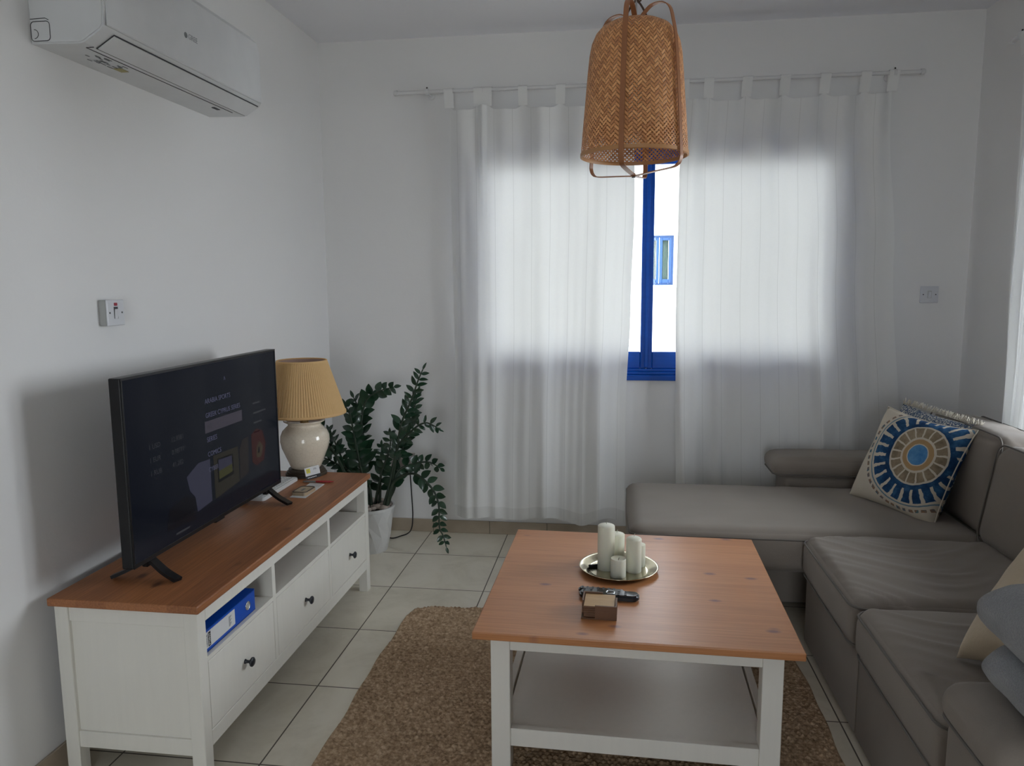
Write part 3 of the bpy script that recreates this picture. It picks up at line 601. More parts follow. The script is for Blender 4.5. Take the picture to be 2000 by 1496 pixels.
def shade_mat():
    m = bpy.data.materials.new('pleated_shade'); m.use_nodes = True; t = m.node_tree; P = t.nodes['Principled BSDF']; P.inputs['Base Color'].default_value = (0.66,0.44,0.19,1); P.inputs['Roughness'].default_value = .85
    tc = t.nodes.new('ShaderNodeTexCoord'); nz = t.nodes.new('ShaderNodeTexNoise'); nz.inputs['Scale'].default_value = 40; t.links.new(tc.outputs['Object'], nz.inputs['Vector']); mr = t.nodes.new('ShaderNodeMix'); mr.data_type='RGBA'; mr.inputs[6].default_value=(0.80,0.56,0.27,1); mr.inputs[7].default_value=(0.88,0.64,0.33,1); t.links.new(nz.outputs['Fac'], mr.inputs[0]); t.links.new(mr.outputs[2], P.inputs['Base Color'])
    tr = t.nodes.new('ShaderNodeBsdfTranslucent'); tr.inputs[0].default_value = (0.90,0.64,0.30,1); mx = t.nodes.new('ShaderNodeMixShader'); mx.inputs[0].default_value = .35
    t.links.new(P.outputs[0], mx.inputs[1]); t.links.new(tr.outputs[0], mx.inputs[2]); t.links.new(mx.outputs[0], t.nodes['Material Output'].inputs[0]); return m
MSH = shade_mat(); MSHI = plain('shade_lining',(0.50,0.36,0.30),0.8)
bm = nb(); NP = 92; z0, z1, rb_, rt_ = .288, .532, .190, .112; rings = []
for t_ in (0, .02, .5, .98, 1):
    rr = rb_+(rt_-rb_)*t_; zz = z0+(z1-z0)*t_; ring = []
    for i in range(NP*4):
        a = 2*pi*i/(NP*4); ph = i % 4; o = (0, .0018, .0012, -.0014)[ph] if 0 < t_ < 1 else 0; ring.append(bm.verts.new(((rr+o)*cos(a), (rr+o)*sin(a), zz)))
    rings.append(ring)
for A, B in zip(rings, rings[1:]):
    for i in range(NP*4): bm.faces.new((A[i], A[(i+1)%(NP*4)], B[(i+1)%(NP*4)], B[i]))
sh_ = obj('lamp_shade', bm, MSH, lm, smooth=15)
bm = nb()
for rr, zz in ((rb_+.001, z0+.004), (rt_+.001, z1-.003)): lathe(bm, [(rr-.002,zz-.006),(rr+.0015,zz-.005),(rr+.0005,zz+.005),(rr-.003,zz+.006)], 96, cap=False)
obj('trim_band', bm, MSH, sh_, smooth=True)
bm = nb(); lathe(bm, [(rb_-.004,z0+.002),(rt_-.004,z1-.002)], 96, cap=False); obj('lining', bm, MSHI, sh_, smooth=True)
bm = nb()
for k in range(3): a = 2*pi*k/3+.3; tube(bm, [(0,0,.345),((rt_-.005)*cos(a),(rt_-.005)*sin(a),z1-.02)], .0015, 6)
obj('shade_spider', bm, plain('wire_metal',(0.5,0.5,0.5),0.3,1.0), sh_)

# ================= SMALL THINGS ON THE BENCH =================
BZ = 0.5602
wb = thing('keyboard', 'thin white keyboard showing behind the television, beside the lamp', 'keyboard', (0.14,-1.16,BZ))
bm = nb(); prism(bm, rrect(0.075,0.222,-1.330,-0.992,.014,5), BZ, BZ+.014, 'Z'); bmesh.ops.bevel(bm, geom=[e for e in bm.edges if abs(e.verts[0].co.z-e.verts[1].co.z)<1e-6 and e.verts[0].co.z>BZ+.01], offset=.003, segments=2, affect='EDGES'); obj('case', bm, MPAP, wb, world=True)
for r_ in range(6):
    for c_ in range(15):
        pass
bm = nb()
for r_ in range(5):
    for c_ in range(15): x = .090+r_*.0245; y = -1.318+c_*.0210; box(bm, x, x+.020, y, y+.0175, BZ+.0138, BZ+.0162,.001,1)
ks = obj('keys', bm, MPLAS, wb, world=True)
bm = nb()
for r_ in range(5):
    for c_ in range(15): x = .098+r_*.0245; y = -1.312+c_*.0210; box(bm, x, x+.005, y, y+.004, BZ+.0161, BZ+.0164)
obj('key_legends', bm, MTXL, wb, world=True)
lf = thing('leaflet', 'white printed leaflet lying flat on the pine bench under the tin', 'leaflet', (0.335,-1.15,BZ))
bm = nb(); vs_ = [(.302,-1.266),(.372,-1.270),(.368,-1.048),(.296,-1.040)]; prism(bm, vs_, BZ, BZ+.0012, 'Z'); obj('sheet', bm, MPAP, lf, world=True)
bm = nb(); 
for k in range(7): box(bm, .308+k*.008, .3105+k*.008, -1.10, -1.058+(k%3)*.004, BZ+.0011, BZ+.0015)
obj('print', bm, MTXL, lf, world=True)
tn = thing('tin', 'small rounded beige tin with a dark rim lying on the leaflet', 'tin', (0.333,-1.195,BZ+.0012))
Mt_ = Matrix.Translation((0.333,-1.193,BZ+.0013)) @ Matrix.Rotation(R(-3),4,'Z')
MTIN = plain('tin_beige',(0.42,0.33,0.22),0.4)
bm = nb(); prism(bm, rrect(-.034,.034,-.050,.050,.014,5), 0, .014, 'Z'); bm.transform(Mt_); obj('box', bm, MTIN, tn, smooth=30, world=True)
bm = nb(); tube(bm, [(x,y,.0145) for x,y in rrect(-.031,.031,-.047,.047,.013,5)], .0022, 6, True); bm.transform(Mt_); obj('rim', bm, plain('rim_dark',(0.03,0.015,0.015),0.4), tn, smooth=True, world=True)
bm = nb(); box(bm, -.006,.004,-.018,.012,.0138,.0146); bm.transform(Mt_); obj('mark', bm, MTXG, tn, world=True)
pn = thing('pen', 'red and silver pen lying across the leaflet near the lamp', 'pen', (0.335,-1.03,BZ))
p0, p1 = Vector((.262,-1.037,BZ+.0058)), Vector((.400,-1.024,BZ+.0058)); dd = (p1-p0)
bm = nb(); tube(bm, [p0+dd*.42, p0+dd*.45, p0+dd*.88, p0+dd*.9, p0+dd*1.0], [.0042,.0048,.0048,.003,.002], 12); obj('barrel', bm, plain('pen_red',(0.35,0.01,0.015),0.3), pn, smooth=40, world=True)
bm = nb(); tube(bm, [p0+dd*.05, p0+dd*.42], .004, 12); tube(bm, [p0+dd*0.0, p0+dd*.05], .0022, 8); obj('grip', bm, plain('pen_silver',(0.25,0.27,0.27),0.35,.5), pn, smooth=40, world=True)
cd = thing('business_card', 'small white card with a yellow square propped against the lamp base', 'card', (0.290,-0.960,BZ))
cM = frame_mat((0.262,-0.997,BZ+.0008), (0.44,0.90,0), (-0.22,0.11,0.95))
MYE = plain('card_yellow',(0.62,0.55,0.03),0.5)
bm = nb(); box(bm, 0,.085,0,.054,-.0004,.0004); bm.transform(cM); cs = obj('card', bm, MPAP, cd, world=True)
bm = nb(); box(bm, 0,.085,0,.016,.0004,.0007); bm.transform(cM); obj('black_band', bm, MBLK, cs, world=True)
bm = nb(); box(bm, .008,.030,.028,.048,.0004,.0007); bm.transform(cM); obj('yellow_square', bm, MYE, cs, world=True)
text('lettering', 'V', .016, MTXG, cs, cM @ Matrix.Translation((.014,.038,.0008)), .0001); text('lettering', '24h', .013, MTXG, cs, cM @ Matrix.Translation((.048,.042,.0006)), .0001)
bm = nb(); [box(bm, .008+k*.009, .014+k*.009, .0055, .0095, .0006, .0009) for k in range(6)]; bm.transform(cM); obj('print', bm, MPAP, cs, world=True)

# ================= POTTED PLANT =================
PX, PY = 0.322, -0.330
pl = thing('potted_plant', 'dark green zz plant with arching stems in a white faceted pot by the back wall', 'plant', (PX,PY,0))
MPOT = plain('pot_white',(0.62,0.62,0.61),0.45); MSOIL = plain('soil',(0.03,0.022,0.016),0.95); MPEB = plain('pebble',(0.42,0.35,0.30),0.8)
def pot():
    bm = nb(); n = 14; hs = [(0.0,.094,0),(0.085,.112,.5),(0.17,.127,0),(0.238,.136,.5)]; rings = []
    for z,r,o in hs: rings.append([bm.verts.new((r*cos(2*pi*(i+o)/n), r*sin(2*pi*(i+o)/n), z)) for i in range(n)])
    for k, (A,B) in enumerate(zip(rings, rings[1:])):
        for i in range(n):
            if k % 2 == 0: bm.faces.new((A[i],A[(i+1)%n],B[i])); bm.faces.new((A[(i+1)%n],B[(i+1)%n],B[i]))
            else: bm.faces.new((A[i],B[i],B[i-1])); bm.faces.new((A[i],A[(i+1)%n],B[i]))
    bm.faces.new(rings[0][::-1]); bmesh.ops.recalc_face_normals(bm, faces=bm.faces)
    tops = rings[-1]; lathe(bm, [(.134,.234),(.138,.236),(.138,.250),(.128,.250),(.124,.232),(.120,.20)], 56, cap=False); return bm
obj('pot', pot(), MPOT, pl)
bm = nb(); lathe(bm, [(.122,.215),(.06,.224),(0,.226)], 32, cap=False); obj('soil', bm, MSOIL, pl, smooth=True)
rp = random.Random(5)
for k in range(26):
    a, r = rp.uniform(0,6.28), .115*math.sqrt(rp.random()); bm = nb(); bmesh.ops.create_icosphere(bm, subdivisions=2, radius=1)
    s_ = rp.uniform(.013,.024)
    for v in bm.verts: q = noise.noise(v.co*1.3+Vector((k,0,0)))*.25; v.co = Vector((v.co.x*s_*(1.25+q), v.co.y*s_*(1+q), v.co.z*s_*(.7+q)))
    bm.transform(Matrix.Translation((r*cos(a), r*sin(a), .236+s_*.3)) @ Matrix.Rotation(a*3,4,'Z')); obj('pebble', bm, MPEB, pl, smooth=True)
def leafm():
    t = NT('leaf_green', 0.28); v = t.coord(); t.base(t.mix(t.noise(v, 14, 2), (0.006,0.026,0.012), (0.018,0.062,0.028))); t.b.inputs['Coat Weight'].default_value = .3; return t.m
MLF = leafm(); MST = plain('stem_green',(0.018,0.035,0.018),0.5)
def leaf(bm, base, d, nrm, Ln, Wd):
    d = d.normalized(); s = d.cross(nrm).normalized(); nn = s.cross(d).normalized(); N = 6; rows = []
    for i in range(N+1):
        t = i/N; wv = Wd*0.5*(sin(pi*min(1,t**0.85))**0.75) if 0 < t < 1 else 0.0008; c = base + d*(Ln*t) - nn*(Ln*0.18*t*t)
        rows.append([bm.verts.new(c - s*wv + nn*wv*.30), bm.verts.new(c), bm.verts.new(c + s*wv + nn*wv*.30)])
    for a, b in zip(rows, rows[1:]):
        bm.faces.new((a[0],a[1],b[1],b[0])); bm.faces.new((a[1],a[2],b[2],b[1]))
ST = [
 ([[0.40,-0.33,0.225],[0.444,-0.32,0.33],[0.469,-0.326,0.462],[0.511,-0.332,0.688],[0.572,-0.338,0.826],[0.615,-0.344,0.936],[0.643,-0.35,0.995]], .070,.028,.45),
 ([[0.39,-0.31,0.225],[0.453,-0.30,0.33],[0.463,-0.277,0.441],[0.517,-0.235,0.617],[0.553,-0.192,0.776],[0.562,-0.15,0.849]], .066,.030,.45),
 ([[0.33,-0.32,0.225],[0.325,-0.318,0.33],[0.298,-0.315,0.446],[0.294,-0.31,0.645],[0.270,-0.305,0.773],[0.244,-0.30,0.832]], .078,.036,.35),
 ([[0.31,-0.33,0.225],[0.300,-0.335,0.35],[0.285,-0.34,0.452],[0.259,-0.36,0.654],[0.252,-0.38,0.743],[0.236,-0.40,0.800]], .080,.040,.35),
 ([[0.32,-0.32,0.225],[0.305,-0.318,0.35],[0.299,-0.316,0.473],[0.287,-0.312,0.680],[0.316,-0.308,0.817],[0.387,-0.304,0.869],[0.470,-0.30,0.893]], .068,.044,.62),
 ([[0.29,-0.30,0.225],[0.24,-0.29,0.33],[0.178,-0.28,0.443],[0.105,-0.24,0.574],[0.066,-0.22,0.636]], .062,.030,.35),
 ([[0.42,-0.34,0.225],[0.440,-0.335,0.32],[0.469,-0.332,0.385],[0.543,-0.345,0.430],[0.607,-0.357,0.428],[0.686,-0.37,0.360],[0.721,-0.382,0.279],[0.726,-0.395,0.162],[0.749,-0.407,0.116],[0.768,-0.42,0.060]], .060,.032,.40),
 ([[0.41,-0.30,0.225],[0.445,-0.31,0.32],[0.475,-0.29,0.427],[0.555,-0.26,0.466],[0.636,-0.23,0.470],[0.690,-0.20,0.430]], .062,.040,.30),
 ([[0.40,-0.34,0.225],[0.436,-0.33,0.35],[0.490,-0.328,0.567],[0.581,-0.335,0.673],[0.652,-0.342,0.710],[0.716,-0.35,0.685]], .064,.028,.45),
 ([[0.35,-0.31,0.225],[0.360,-0.31,0.30],[0.394,-0.313,0.431],[0.440,-0.307,0.561],[0.440,-0.30,0.637]], .060,.030,.45),
 ([[0.30,-0.34,0.225],[0.285,-0.34,0.33],[0.240,-0.36,0.431],[0.166,-0.39,0.490],[0.100,-0.43,0.535]], .062,.034,.30),
 ([[0.29,-0.34,0.225],[0.24,-0.36,0.35],[0.19,-0.42,0.52],[0.15,-0.49,0.65],[0.112,-0.56,0.765],[0.09,-0.60,0.80]], .066,.036,.55),
 ([[0.37,-0.30,0.225],[0.375,-0.29,0.36],[0.38,-0.27,0.48],[0.375,-0.25,0.56]], .060,.030,.30),
 ([[0.28,-0.33,0.225],[0.24,-0.34,0.33],[0.215,-0.36,0.42],[0.20,-0.38,0.47]], .070,.036,.30),
]
for si, (pts, Ll, Lw, start) in enumerate(ST):
    P_ = crpath(pts, 8); n_ = len(P_); bm = nb(); tube(bm, P_, [.0085*(1-.8*i/(n_-1))+.0012 for i in range(n_)], 8)
    stm = obj('stem', bm, MST, pl, smooth=True, world=True)
    cum = [0]
    for a, b in zip(P_, P_[1:]): cum.append(cum[-1]+(b-a).length)
    tot = cum[-1]; bm = nb(); pos = tot*start; k = 0; step = .043
    while pos < tot:
        i = max(j for j in range(n_) if cum[j] <= pos); i = min(i, n_-2); p = P_[i].lerp(P_[i+1], (pos-cum[i])/max(1e-6,cum[i+1]-cum[i])); tg = (P_[i+1]-P_[i]).normalized()
        # leaflets in two ranks roughly facing the room
        side = tg.cross(Vector((0.15*sin(si),1,0.25*cos(si*1.7)))).normalized()
        fr = (pos-tot*start)/(tot*(1-start)); sz = (1-.45*fr)*rp.uniform(.85,1.1)
        for sg in (-1,1):
            dr_ = tg*rp.uniform(.45,.75) + side*sg*rp.uniform(.7,1.0) + Vector((rp.uniform(-.35,.35), rp.uniform(-.5,.4), rp.uniform(-.2,.4)))
            nn = (Vector((0,-1,.6)) + Vector((rp.uniform(-.5,.5), rp.uniform(-.2,.2), rp.uniform(-.5,.5)))).normalized()
            b_p = p + side*sg*.002
            tip = b_p + dr_.normalized()*Ll*sz
            if tip.x < .02: dr_.x = abs(dr_.x)*.3
            if tip.y > -.03: dr_.y = -abs(dr_.y)
            leaf(bm, b_p, dr_, nn, Ll*sz*1.15, Lw*sz*1.30)
        pos += step*(1-.25*fr); k += 1
    leaf(bm, P_[-1]-(P_[-1]-P_[-2])*.3, P_[-1]-P_[-3], Vector((0,-1,.5)), Ll*.6, Lw*.5)
    obj('leaves', bm, MLF, stm, smooth=True, world=True)

# ================= RUG =================
def rug():
    x0, x1, y0, y1 = 0.742, 2.335, -3.60, -1.015; st = 0.0053; nx, ny = int((x1-x0)/st), int((y1-y0)/st)
    import numpy as np
    X = np.linspace(x0,x1,nx+1); Y = np.linspace(y0,y1,ny+1); GX, GY = np.meshgrid(X,Y)
    c = 0.0158; row = np.floor((GY-y0)/c); off = (row%2)*0.5
    fx_ = ((GX-x0)/(c*1.15)+off)%1.0; fy_ = ((GY-y0)/c)%1.0
    h = (np.sin(np.pi*fx_)**.7)*(np.sin(np.pi*fy_)**.7)
    rs_ = np.random.RandomState(4); j = rs_.rand(int(row.max())+2, int(nx*st/c)+8); ci = np.floor((GX-x0)/(c*1.15)+off).astype(int)
    jj = j[row.astype(int), ci]
    Z = 0.0015+0.0095*h*(0.45+.75*jj)+0.0008*rs_.rand(*h.shape)
    edge = np.minimum(np.minimum(GX-x0, x1-GX), np.minimum(GY-y0, y1-GY)); Z = np.where(edge < .004, 0.0008, Z)
    wob = 0.004*np.sin(GY*9)+0.0025*np.sin(GY*23+1); GX2 = GX + wob*np.where(GX < (x0+x1)/2, 1, -1)*np.clip(1-(np.minimum(GX-x0,x1-GX))/.3,0,1)
    GY2 = GY + (0.010*np.sin(GX*7)+.004*np.sin(GX*31))*np.clip(1-(y1-GY)/.3,0,1)
    cr = np.clip(1-np.hypot(GX-x0, y1-GY)/.10,0,1); GX2 = GX2+cr*.022; GY2 = GY2-cr*.022
    co_ = np.stack([GX2,GY2,Z],-1).reshape(-1,3).astype('f'); me = bpy.data.meshes.new('rug'); me.vertices.add(len(co_)); me.vertices.foreach_set('co', co_.ravel())
    a = (np.arange(ny)[:,None]*(nx+1)+np.arange(nx)[None,:]).ravel(); F = np.stack([a,a+1,a+nx+2,a+nx+1],-1).astype('i'); n = len(F)
    me.loops.add(n*4); me.loops.foreach_set('vertex_index', F.ravel()); me.polygons.add(n); me.polygons.foreach_set('loop_start', np.arange(n,dtype='i')*4); me.polygons.foreach_set('loop_total', np.full(n,4,'i')); me.polygons.foreach_set('use_smooth', np.ones(n,bool)); me.update(calc_edges=True)
    t = NT('jute', 0.95); v = t.coord(); z = t.xyz(v)[2]
    st_ = t.noise(t.coord('Object',(1.0,12,1)), 2.2, 4); fn = t.noise(v, 130, 3); cellv = t.noise(v, 78, 2)
    c1 = t.ramp(cellv, [(0.3,(0.22,0.145,0.085)),(0.5,(0.48,0.34,0.215)),(0.7,(0.76,0.58,0.40))]); c2 = t.mix(t.M('MULTIPLY', st_, .4), c1, (0.44,0.31,0.20))
    hh = t.M('MULTIPLY', t.M('SUBTRACT', z, .003), 140.0, clamp=True); t.base(t.mix(t.M('MULTIPLY', fn, .35), c2, (0.23,0.155,0.095))); t.b.inputs['Specular IOR Level'].default_value = .1
    t.bump(fn, .5, .004); me.materials.append(t.m)
    o = bpy.data.objects.new('rug', me); COL.objects.link(o); setp(o, 'chunky woven brown jute rug on the tiled floor under the coffee table', 'rug')
rug()

# ================= COFFEE TABLE =================
CT = thing('coffee_table', 'square coffee table with a knotty pine top and white legs', 'coffee table', (1.7009,-1.7305,0.0), -0.0181)
RZ = 0.0125; TZ = 0.464
bm = nb(); box(bm, -.45,.45,-.45,.45,TZ-.022,TZ,.003,2); obj('tabletop', bm, MWT, CT)
lw = .056; e = .405
for sx in (-1,1):
    for sy in (-1,1): bm = nb(); a, c = sx*(e-lw/2), sy*(e-lw/2); box(bm, a-lw/2, a+lw/2, c-lw/2, c+lw/2, RZ, TZ-.022,.002,1); obj('leg', bm, MWH, CT)
for s in (-1,1):
    bm = nb(); a = s*(e-.014); box(bm, -e+lw, e-lw, min(a-.010,a+.010), max(a-.010,a+.010), TZ-.072, TZ-.022,.0015,1); obj('apron', bm, MWH, CT)
    bm = nb(); box(bm, a-.010, a+.010, -e+lw, e-lw, TZ-.072, TZ-.022,.0015,1); obj('apron', bm, MWH, CT)
    bm = nb(); a = s*(e-.018); box(bm, -e+lw, e-lw, a-.012, a+.012, .095, .150,.0015,1); obj('shelf_rail', bm, MWH, CT)
    bm = nb(); box(bm, a-.012, a+.012, -e+lw, e-lw, .095, .150,.0015,1); obj('shelf_rail', bm, MWH, CT)
bm = nb(); box(bm, -e+.036, e-.036, -e+.028, e-.028, .132, .147,.001,1); obj('shelf', bm, MWH, CT)

# tray, candles, lighter
TRX, TRY = 1.655, -1.655
def steel():
    t = NT('pale_gold_metal', 0.16, (0.66,0.60,0.44)); t.b.inputs['Metallic'].default_value = 1.0; t.setin(t.b.inputs['Roughness'], t.M('ADD', .12, t.M('MULTIPLY', t.noise(t.coord(), 30, 3), .10))); return t.m
tr_ = obj('tray', (lambda b: (lathe(b, [(0,.001),(.098,.001),(.103,.002),(.112,.009),(.128,.014),(.1335,.0165),(.1345,.0150),(.130,.0118),(.114,.0062),(.104,-.0002),(.0,-.0002)], 72), b)[1])(nb()), steel(), smooth=True)
tr_.location = (TRX,TRY,TZ+.0006); setp(tr_, 'round pale gold metal tray holding the white candles', 'tray')
def wax():
    t = NT('candle_wax', 0.45, (0.70,0.69,0.56)); t.b.inputs['Subsurface Weight'].default_value = .25; t.b.inputs['Subsurface Radius'].default_value = (.02,.015,.008); v = t.coord(); t.base(t.mix(t.noise(v, 12, 3), (0.66,0.645,0.52), (0.73,0.72,0.60))); return t.m
MWX = wax(); MWK = plain('wick',(0.55,0.53,0.45),0.8); MWKB = plain('burnt_wick',(0.03,0.03,0.03),0.8)
CZ = TZ+.0016
for (x,y,r,h,lab,dome,bw) in (
    (1.6120,-1.6530,.0290,.158,'tallest thick white pillar candle on the tray, at its left',.35,False),
    (1.6480,-1.6030,.0270,.112,'white pillar candle on the tray, standing between the tallest one and the slim domed one',.35,False),
    (1.7050,-1.6650,.0262,.122,'slim white pillar candle with a domed top, right of the short one',.6,False),
    (1.6530,-1.7160,.0255,.062,'shortest white candle with a melted top, at the front of the tray',-.3,True),
    (1.7250,-1.6120,.0210,.080,'thin white candle mostly hidden behind the slim domed one, rightmost on the tray',.3,False)):
    t = thing('candle', lab, 'candle', (x,y,CZ), group='white candles on the metal tray'); bm = nb()
    if dome > 0: pr_ = [(r*.97,0),(r,.002),(r,h-r*dome*.7)] + [(r*cos(a), h-r*dome*.7+r*dome*.7*sin(a)) for a in [pi/2*k/8 for k in range(1,9)]]
    else: pr_ = [(r*.97,0),(r,.002),(r,h-.003),(r*.95,h),(r*.85,h-.004),(r*.6,h-.007),(0,h-.007)]
    pr_[-1] = (0.0003, pr_[-1][1]); lathe(bm, pr_, 40); obj('wax', bm, MWX, t, smooth=50)
    bm = nb(); zt = h if dome > 0 else h-.008; tube(bm, [(0,0,zt-.002),(0.001,0,zt+.006),(.003,0,zt+.010)], .001, 6); obj('wick', bm, MWKB if bw else MWK, t)
lt = thing('lighter', 'black lighter lying on the tray left of the tallest candle', 'lighter', (1.575,-1.640,CZ))
MM = Matrix.Translation((1.574,-1.648,CZ+.006)) @ Matrix.Rotation(R(20),4,'Z')
bm = nb(); box(bm, -.022,.018,-.005,.005,-.0055,.005,.002,1); bm.transform(MM); obj('body', bm, MBLK, lt, world=True)
bm = nb(); box(bm, .018,.026,-.004,.004,-.0045,.0045,.001,1); bm.transform(MM); obj('head', bm, plain('lighter_metal',(0.4,0.4,0.4),0.3,1.0), lt, world=True)
# remotes
def remote(lab, c, rot, Ln, Wd, th, ring):
    t = thing('remote_control', lab, 'remote control', c, rot); bm = nb(); prism(bm, rrect(-Ln/2,Ln/2,-Wd/2,Wd/2,Wd*.42,6), 0, th, 'Z'); bmesh.ops.bevel(bm, geom=[e for e in bm.edges if abs(e.verts[0].co.z-e.verts[1].co.z)<1e-6], offset=th*.3, segments=3, affect='EDGES'); obj('case', bm, plain('remote_gloss',(0.010,0.011,0.016),0.12), t, smooth=40)
    if ring:
        bm = nb(); tube(bm, [(Ln*.02+.013*cos(a), .013*sin(a), th) for a in [2*pi*k/24 for k in range(24)]], .0022, 8, True); obj('dial_ring', bm, plain('remote_chrome',(0.65,0.66,0.68),0.15,1.0), t, smooth=True)
    bt_ = plain('remote_button',(0.04,0.04,0.045),0.4)
    for i in range(7):
        for j in range(3):
            x = -Ln*.42+i*Ln*.115
            if ring and abs(x-Ln*.02) < .018: continue
            bm = nb(); box(bm, x-.0035,x+.0035,(j-1)*Wd*.27-.003,(j-1)*Wd*.27+.003,th-.0005,th+.0012,.0006,1); obj('button', bm, bt_, t)
remote('glossy black remote control with a silver dial behind the wooden coaster box', (1.625,-1.895,TZ+.0005), R(-3), .185, .046, .019, True)
remote('flat black remote control lying farthest back behind the coaster box', (1.600,-1.858,TZ+.0005), R(-5), .145, .022, .014, False)
# coaster holder and coasters
def woodm(name, a, b): 
    t = NT(name, .5); t.base(t.mix(t.noise(t.coord('Object',(2,20,20)), 6, 3), a, b)); return t.m
MHD = woodm('coaster_box_wood',(0.085,0.036,0.014),(0.16,0.072,0.032)); MCO = woodm('coaster_bamboo',(0.38,0.22,0.085),(0.52,0.33,0.15))
HX, HY, hs, hh = 1.5975, -2.000, .0515, .042
ch = thing('coaster_box', 'small square wooden box holding the stack of coasters', 'coaster box', (HX,HY,TZ), R(-2)); th = .005
bm = nb(); box(bm, -hs,hs,-hs,hs,0,.004); obj('base', bm, MHD, ch)
def wallc(nm, pts): bm = nb(); [box(bm,*q) for q in pts]; obj(nm, bm, MHD, ch)
wallc('front_wall', [(-hs+.040,hs,-hs,-hs+th,.004,hh)]); wallc('back_wall', [(-hs,hs-.045,hs-th,hs,.004,hh)]); wallc('left_wall', [(-hs,-hs+th,-hs+.035,hs-th,.004,hh)]); wallc('right_wall', [(hs-th,hs,-hs+th,hs-.035,.004,hh)])
protoc = None
LB = ['bottom coaster of the stack in the wooden box', 'second coaster from the bottom in the wooden box', 'middle coaster of the stack in the wooden box', 'coaster just under the top one in the wooden box', 'top coaster of the stack in the wooden box, pale bamboo']
for k in range(5):
    if protoc is None:
        bm = nb(); a = hs-th-.0015; box(bm, -a,a,-a,a,0,.0064,.0008,1); protoc = obj('coaster', bm, MCO); q = protoc; protoc.data.materials.append(MHD)
        for f_ in protoc.data.polygons: f_.material_index = 0 if f_.normal.z > .9 else 1
    else: q = protoc.copy(); COL.objects.link(q)
    q.location = (HX,HY,TZ+.0043+k*.0067); q.rotation_euler = (0,0,R(-2)); setp(q, LB[k], 'coaster', 'square coasters stacked in the wooden box')

# ================= PENDANT LAMP =================
LPX, LPY = 1.687, -1.62
pd = thing('pendant_lamp', 'woven bamboo pendant lamp hanging above the coffee table', 'lamp', (LPX,LPY,1.85))
def bamboo():
    m = bpy.data.materials.new('woven_bamboo'); m.use_nodes = True; t = NT.__new__(NT); t.m = m; t.t = m.node_tree; t.b = t.t.nodes['Principled BSDF']; t.out = t.t.nodes['Material Output']
    x,y,z = t.xyz(t.coord('UV')); nz = t.noise(t.coord('Object'), 9, 2); S = 74.0
    u = t.M('MULTIPLY', t.M('ADD', x, t.M('MULTIPLY', nz, .004)), S); v = t.M('MULTIPLY', t.M('ADD', y, t.M('MULTIPLY', nz, .004)), S)
    a = t.M('ADD', u, v); b = t.M('SUBTRACT', u, v)   # diagonal strips
    fa, fb = t.M('FRACT', a), t.M('FRACT', b); ia, ib = t.M('FLOOR', a), t.M('FLOOR', b)
    k = t.M('LESS_THAN', t.M('MODULO', t.M('ADD', t.M('ADD', ia, ib), 4000.0), 4.0), 2.0)
    wn_ = t.n('ShaderNodeTexWhiteNoise', noise_dimensions='2D'); cb = t.n('ShaderNodeCombineXYZ'); t.l(t.mix(k, (0,0,0), (1,1,1)), cb.inputs[2])
    strip = t.M('ADD', t.M('MULTIPLY', k, ia), t.M('MULTIPLY', t.M('SUBTRACT', 1.0, k), t.M('ADD', ib, 77.0))); t.l(strip, cb.inputs[0]); t.l(k, cb.inputs[1]); t.l(cb.outputs[0], wn_.inputs[0])
    f = t.M('ADD', t.M('MULTIPLY', k, fa), t.M('MULTIPLY', t.M('SUBTRACT', 1.0, k), fb))
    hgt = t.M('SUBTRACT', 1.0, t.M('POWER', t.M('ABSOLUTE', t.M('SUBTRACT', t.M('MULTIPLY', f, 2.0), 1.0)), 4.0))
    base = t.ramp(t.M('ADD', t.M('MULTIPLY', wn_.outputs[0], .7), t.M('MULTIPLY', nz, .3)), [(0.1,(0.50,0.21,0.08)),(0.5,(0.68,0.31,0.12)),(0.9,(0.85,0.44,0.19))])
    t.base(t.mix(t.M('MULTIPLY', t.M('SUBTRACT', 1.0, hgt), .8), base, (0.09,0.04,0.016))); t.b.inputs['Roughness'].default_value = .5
    t.bump(hgt, .6, .003)
    da = t.M('MINIMUM', fa, t.M('SUBTRACT', 1.0, fa)); db = t.M('MINIMUM', fb, t.M('SUBTRACT', 1.0, fb))
    lo = t.n('ShaderNodeMapRange'); t.l(z if False else y, lo.inputs[0]); lo.inputs[1].default_value = .11; lo.inputs[2].default_value = .03; lo.inputs[3].default_value = .10; lo.inputs[4].default_value = .27
    pn_ = t.noise(t.coord('Object'), 11, 2); thr = t.M('ADD', lo.outputs[0], t.M('MULTIPLY', t.M('SUBTRACT', pn_, .5), .30))
    hole = t.M('MULTIPLY', t.M('LESS_THAN', da, thr), t.M('LESS_THAN', db, thr))
    tp = t.n('ShaderNodeBsdfTransparent'); mx = t.n('ShaderNodeMixShader'); t.l(hole, mx.inputs[0]); t.l(t.b.outputs[0], mx.inputs[1]); t.l(tp.outputs[0], mx.inputs[2]); t.l(mx.outputs[0], t.out.inputs[0]); return m
MBAM = bamboo(); MBST = plain('bamboo_strip',(0.33,0.135,0.055),0.42); MBRM = plain('bamboo_rim',(0.50,0.25,0.10),0.45)
zb_, zt_ = 1.838, 2.252; NA = 96
pf = [(0.170,0.0),(0.169,.03),(0.165,.08),(0.160,.14),(0.155,.20),(0.150,.26),(0.145,.31),(0.138,.345),(0.126,.372),(0.108,.392),(0.085,.404),(0.055,.411),(0.028,.414)]
bm = nb(); uvl = bm.loops.layers.uv.new('UVMap'); rings = []; arc = [0]
for (r0,za_),(r1,zc_) in zip(pf, pf[1:]): arc.append(arc[-1]+math.hypot(r1-r0, zc_-za_))
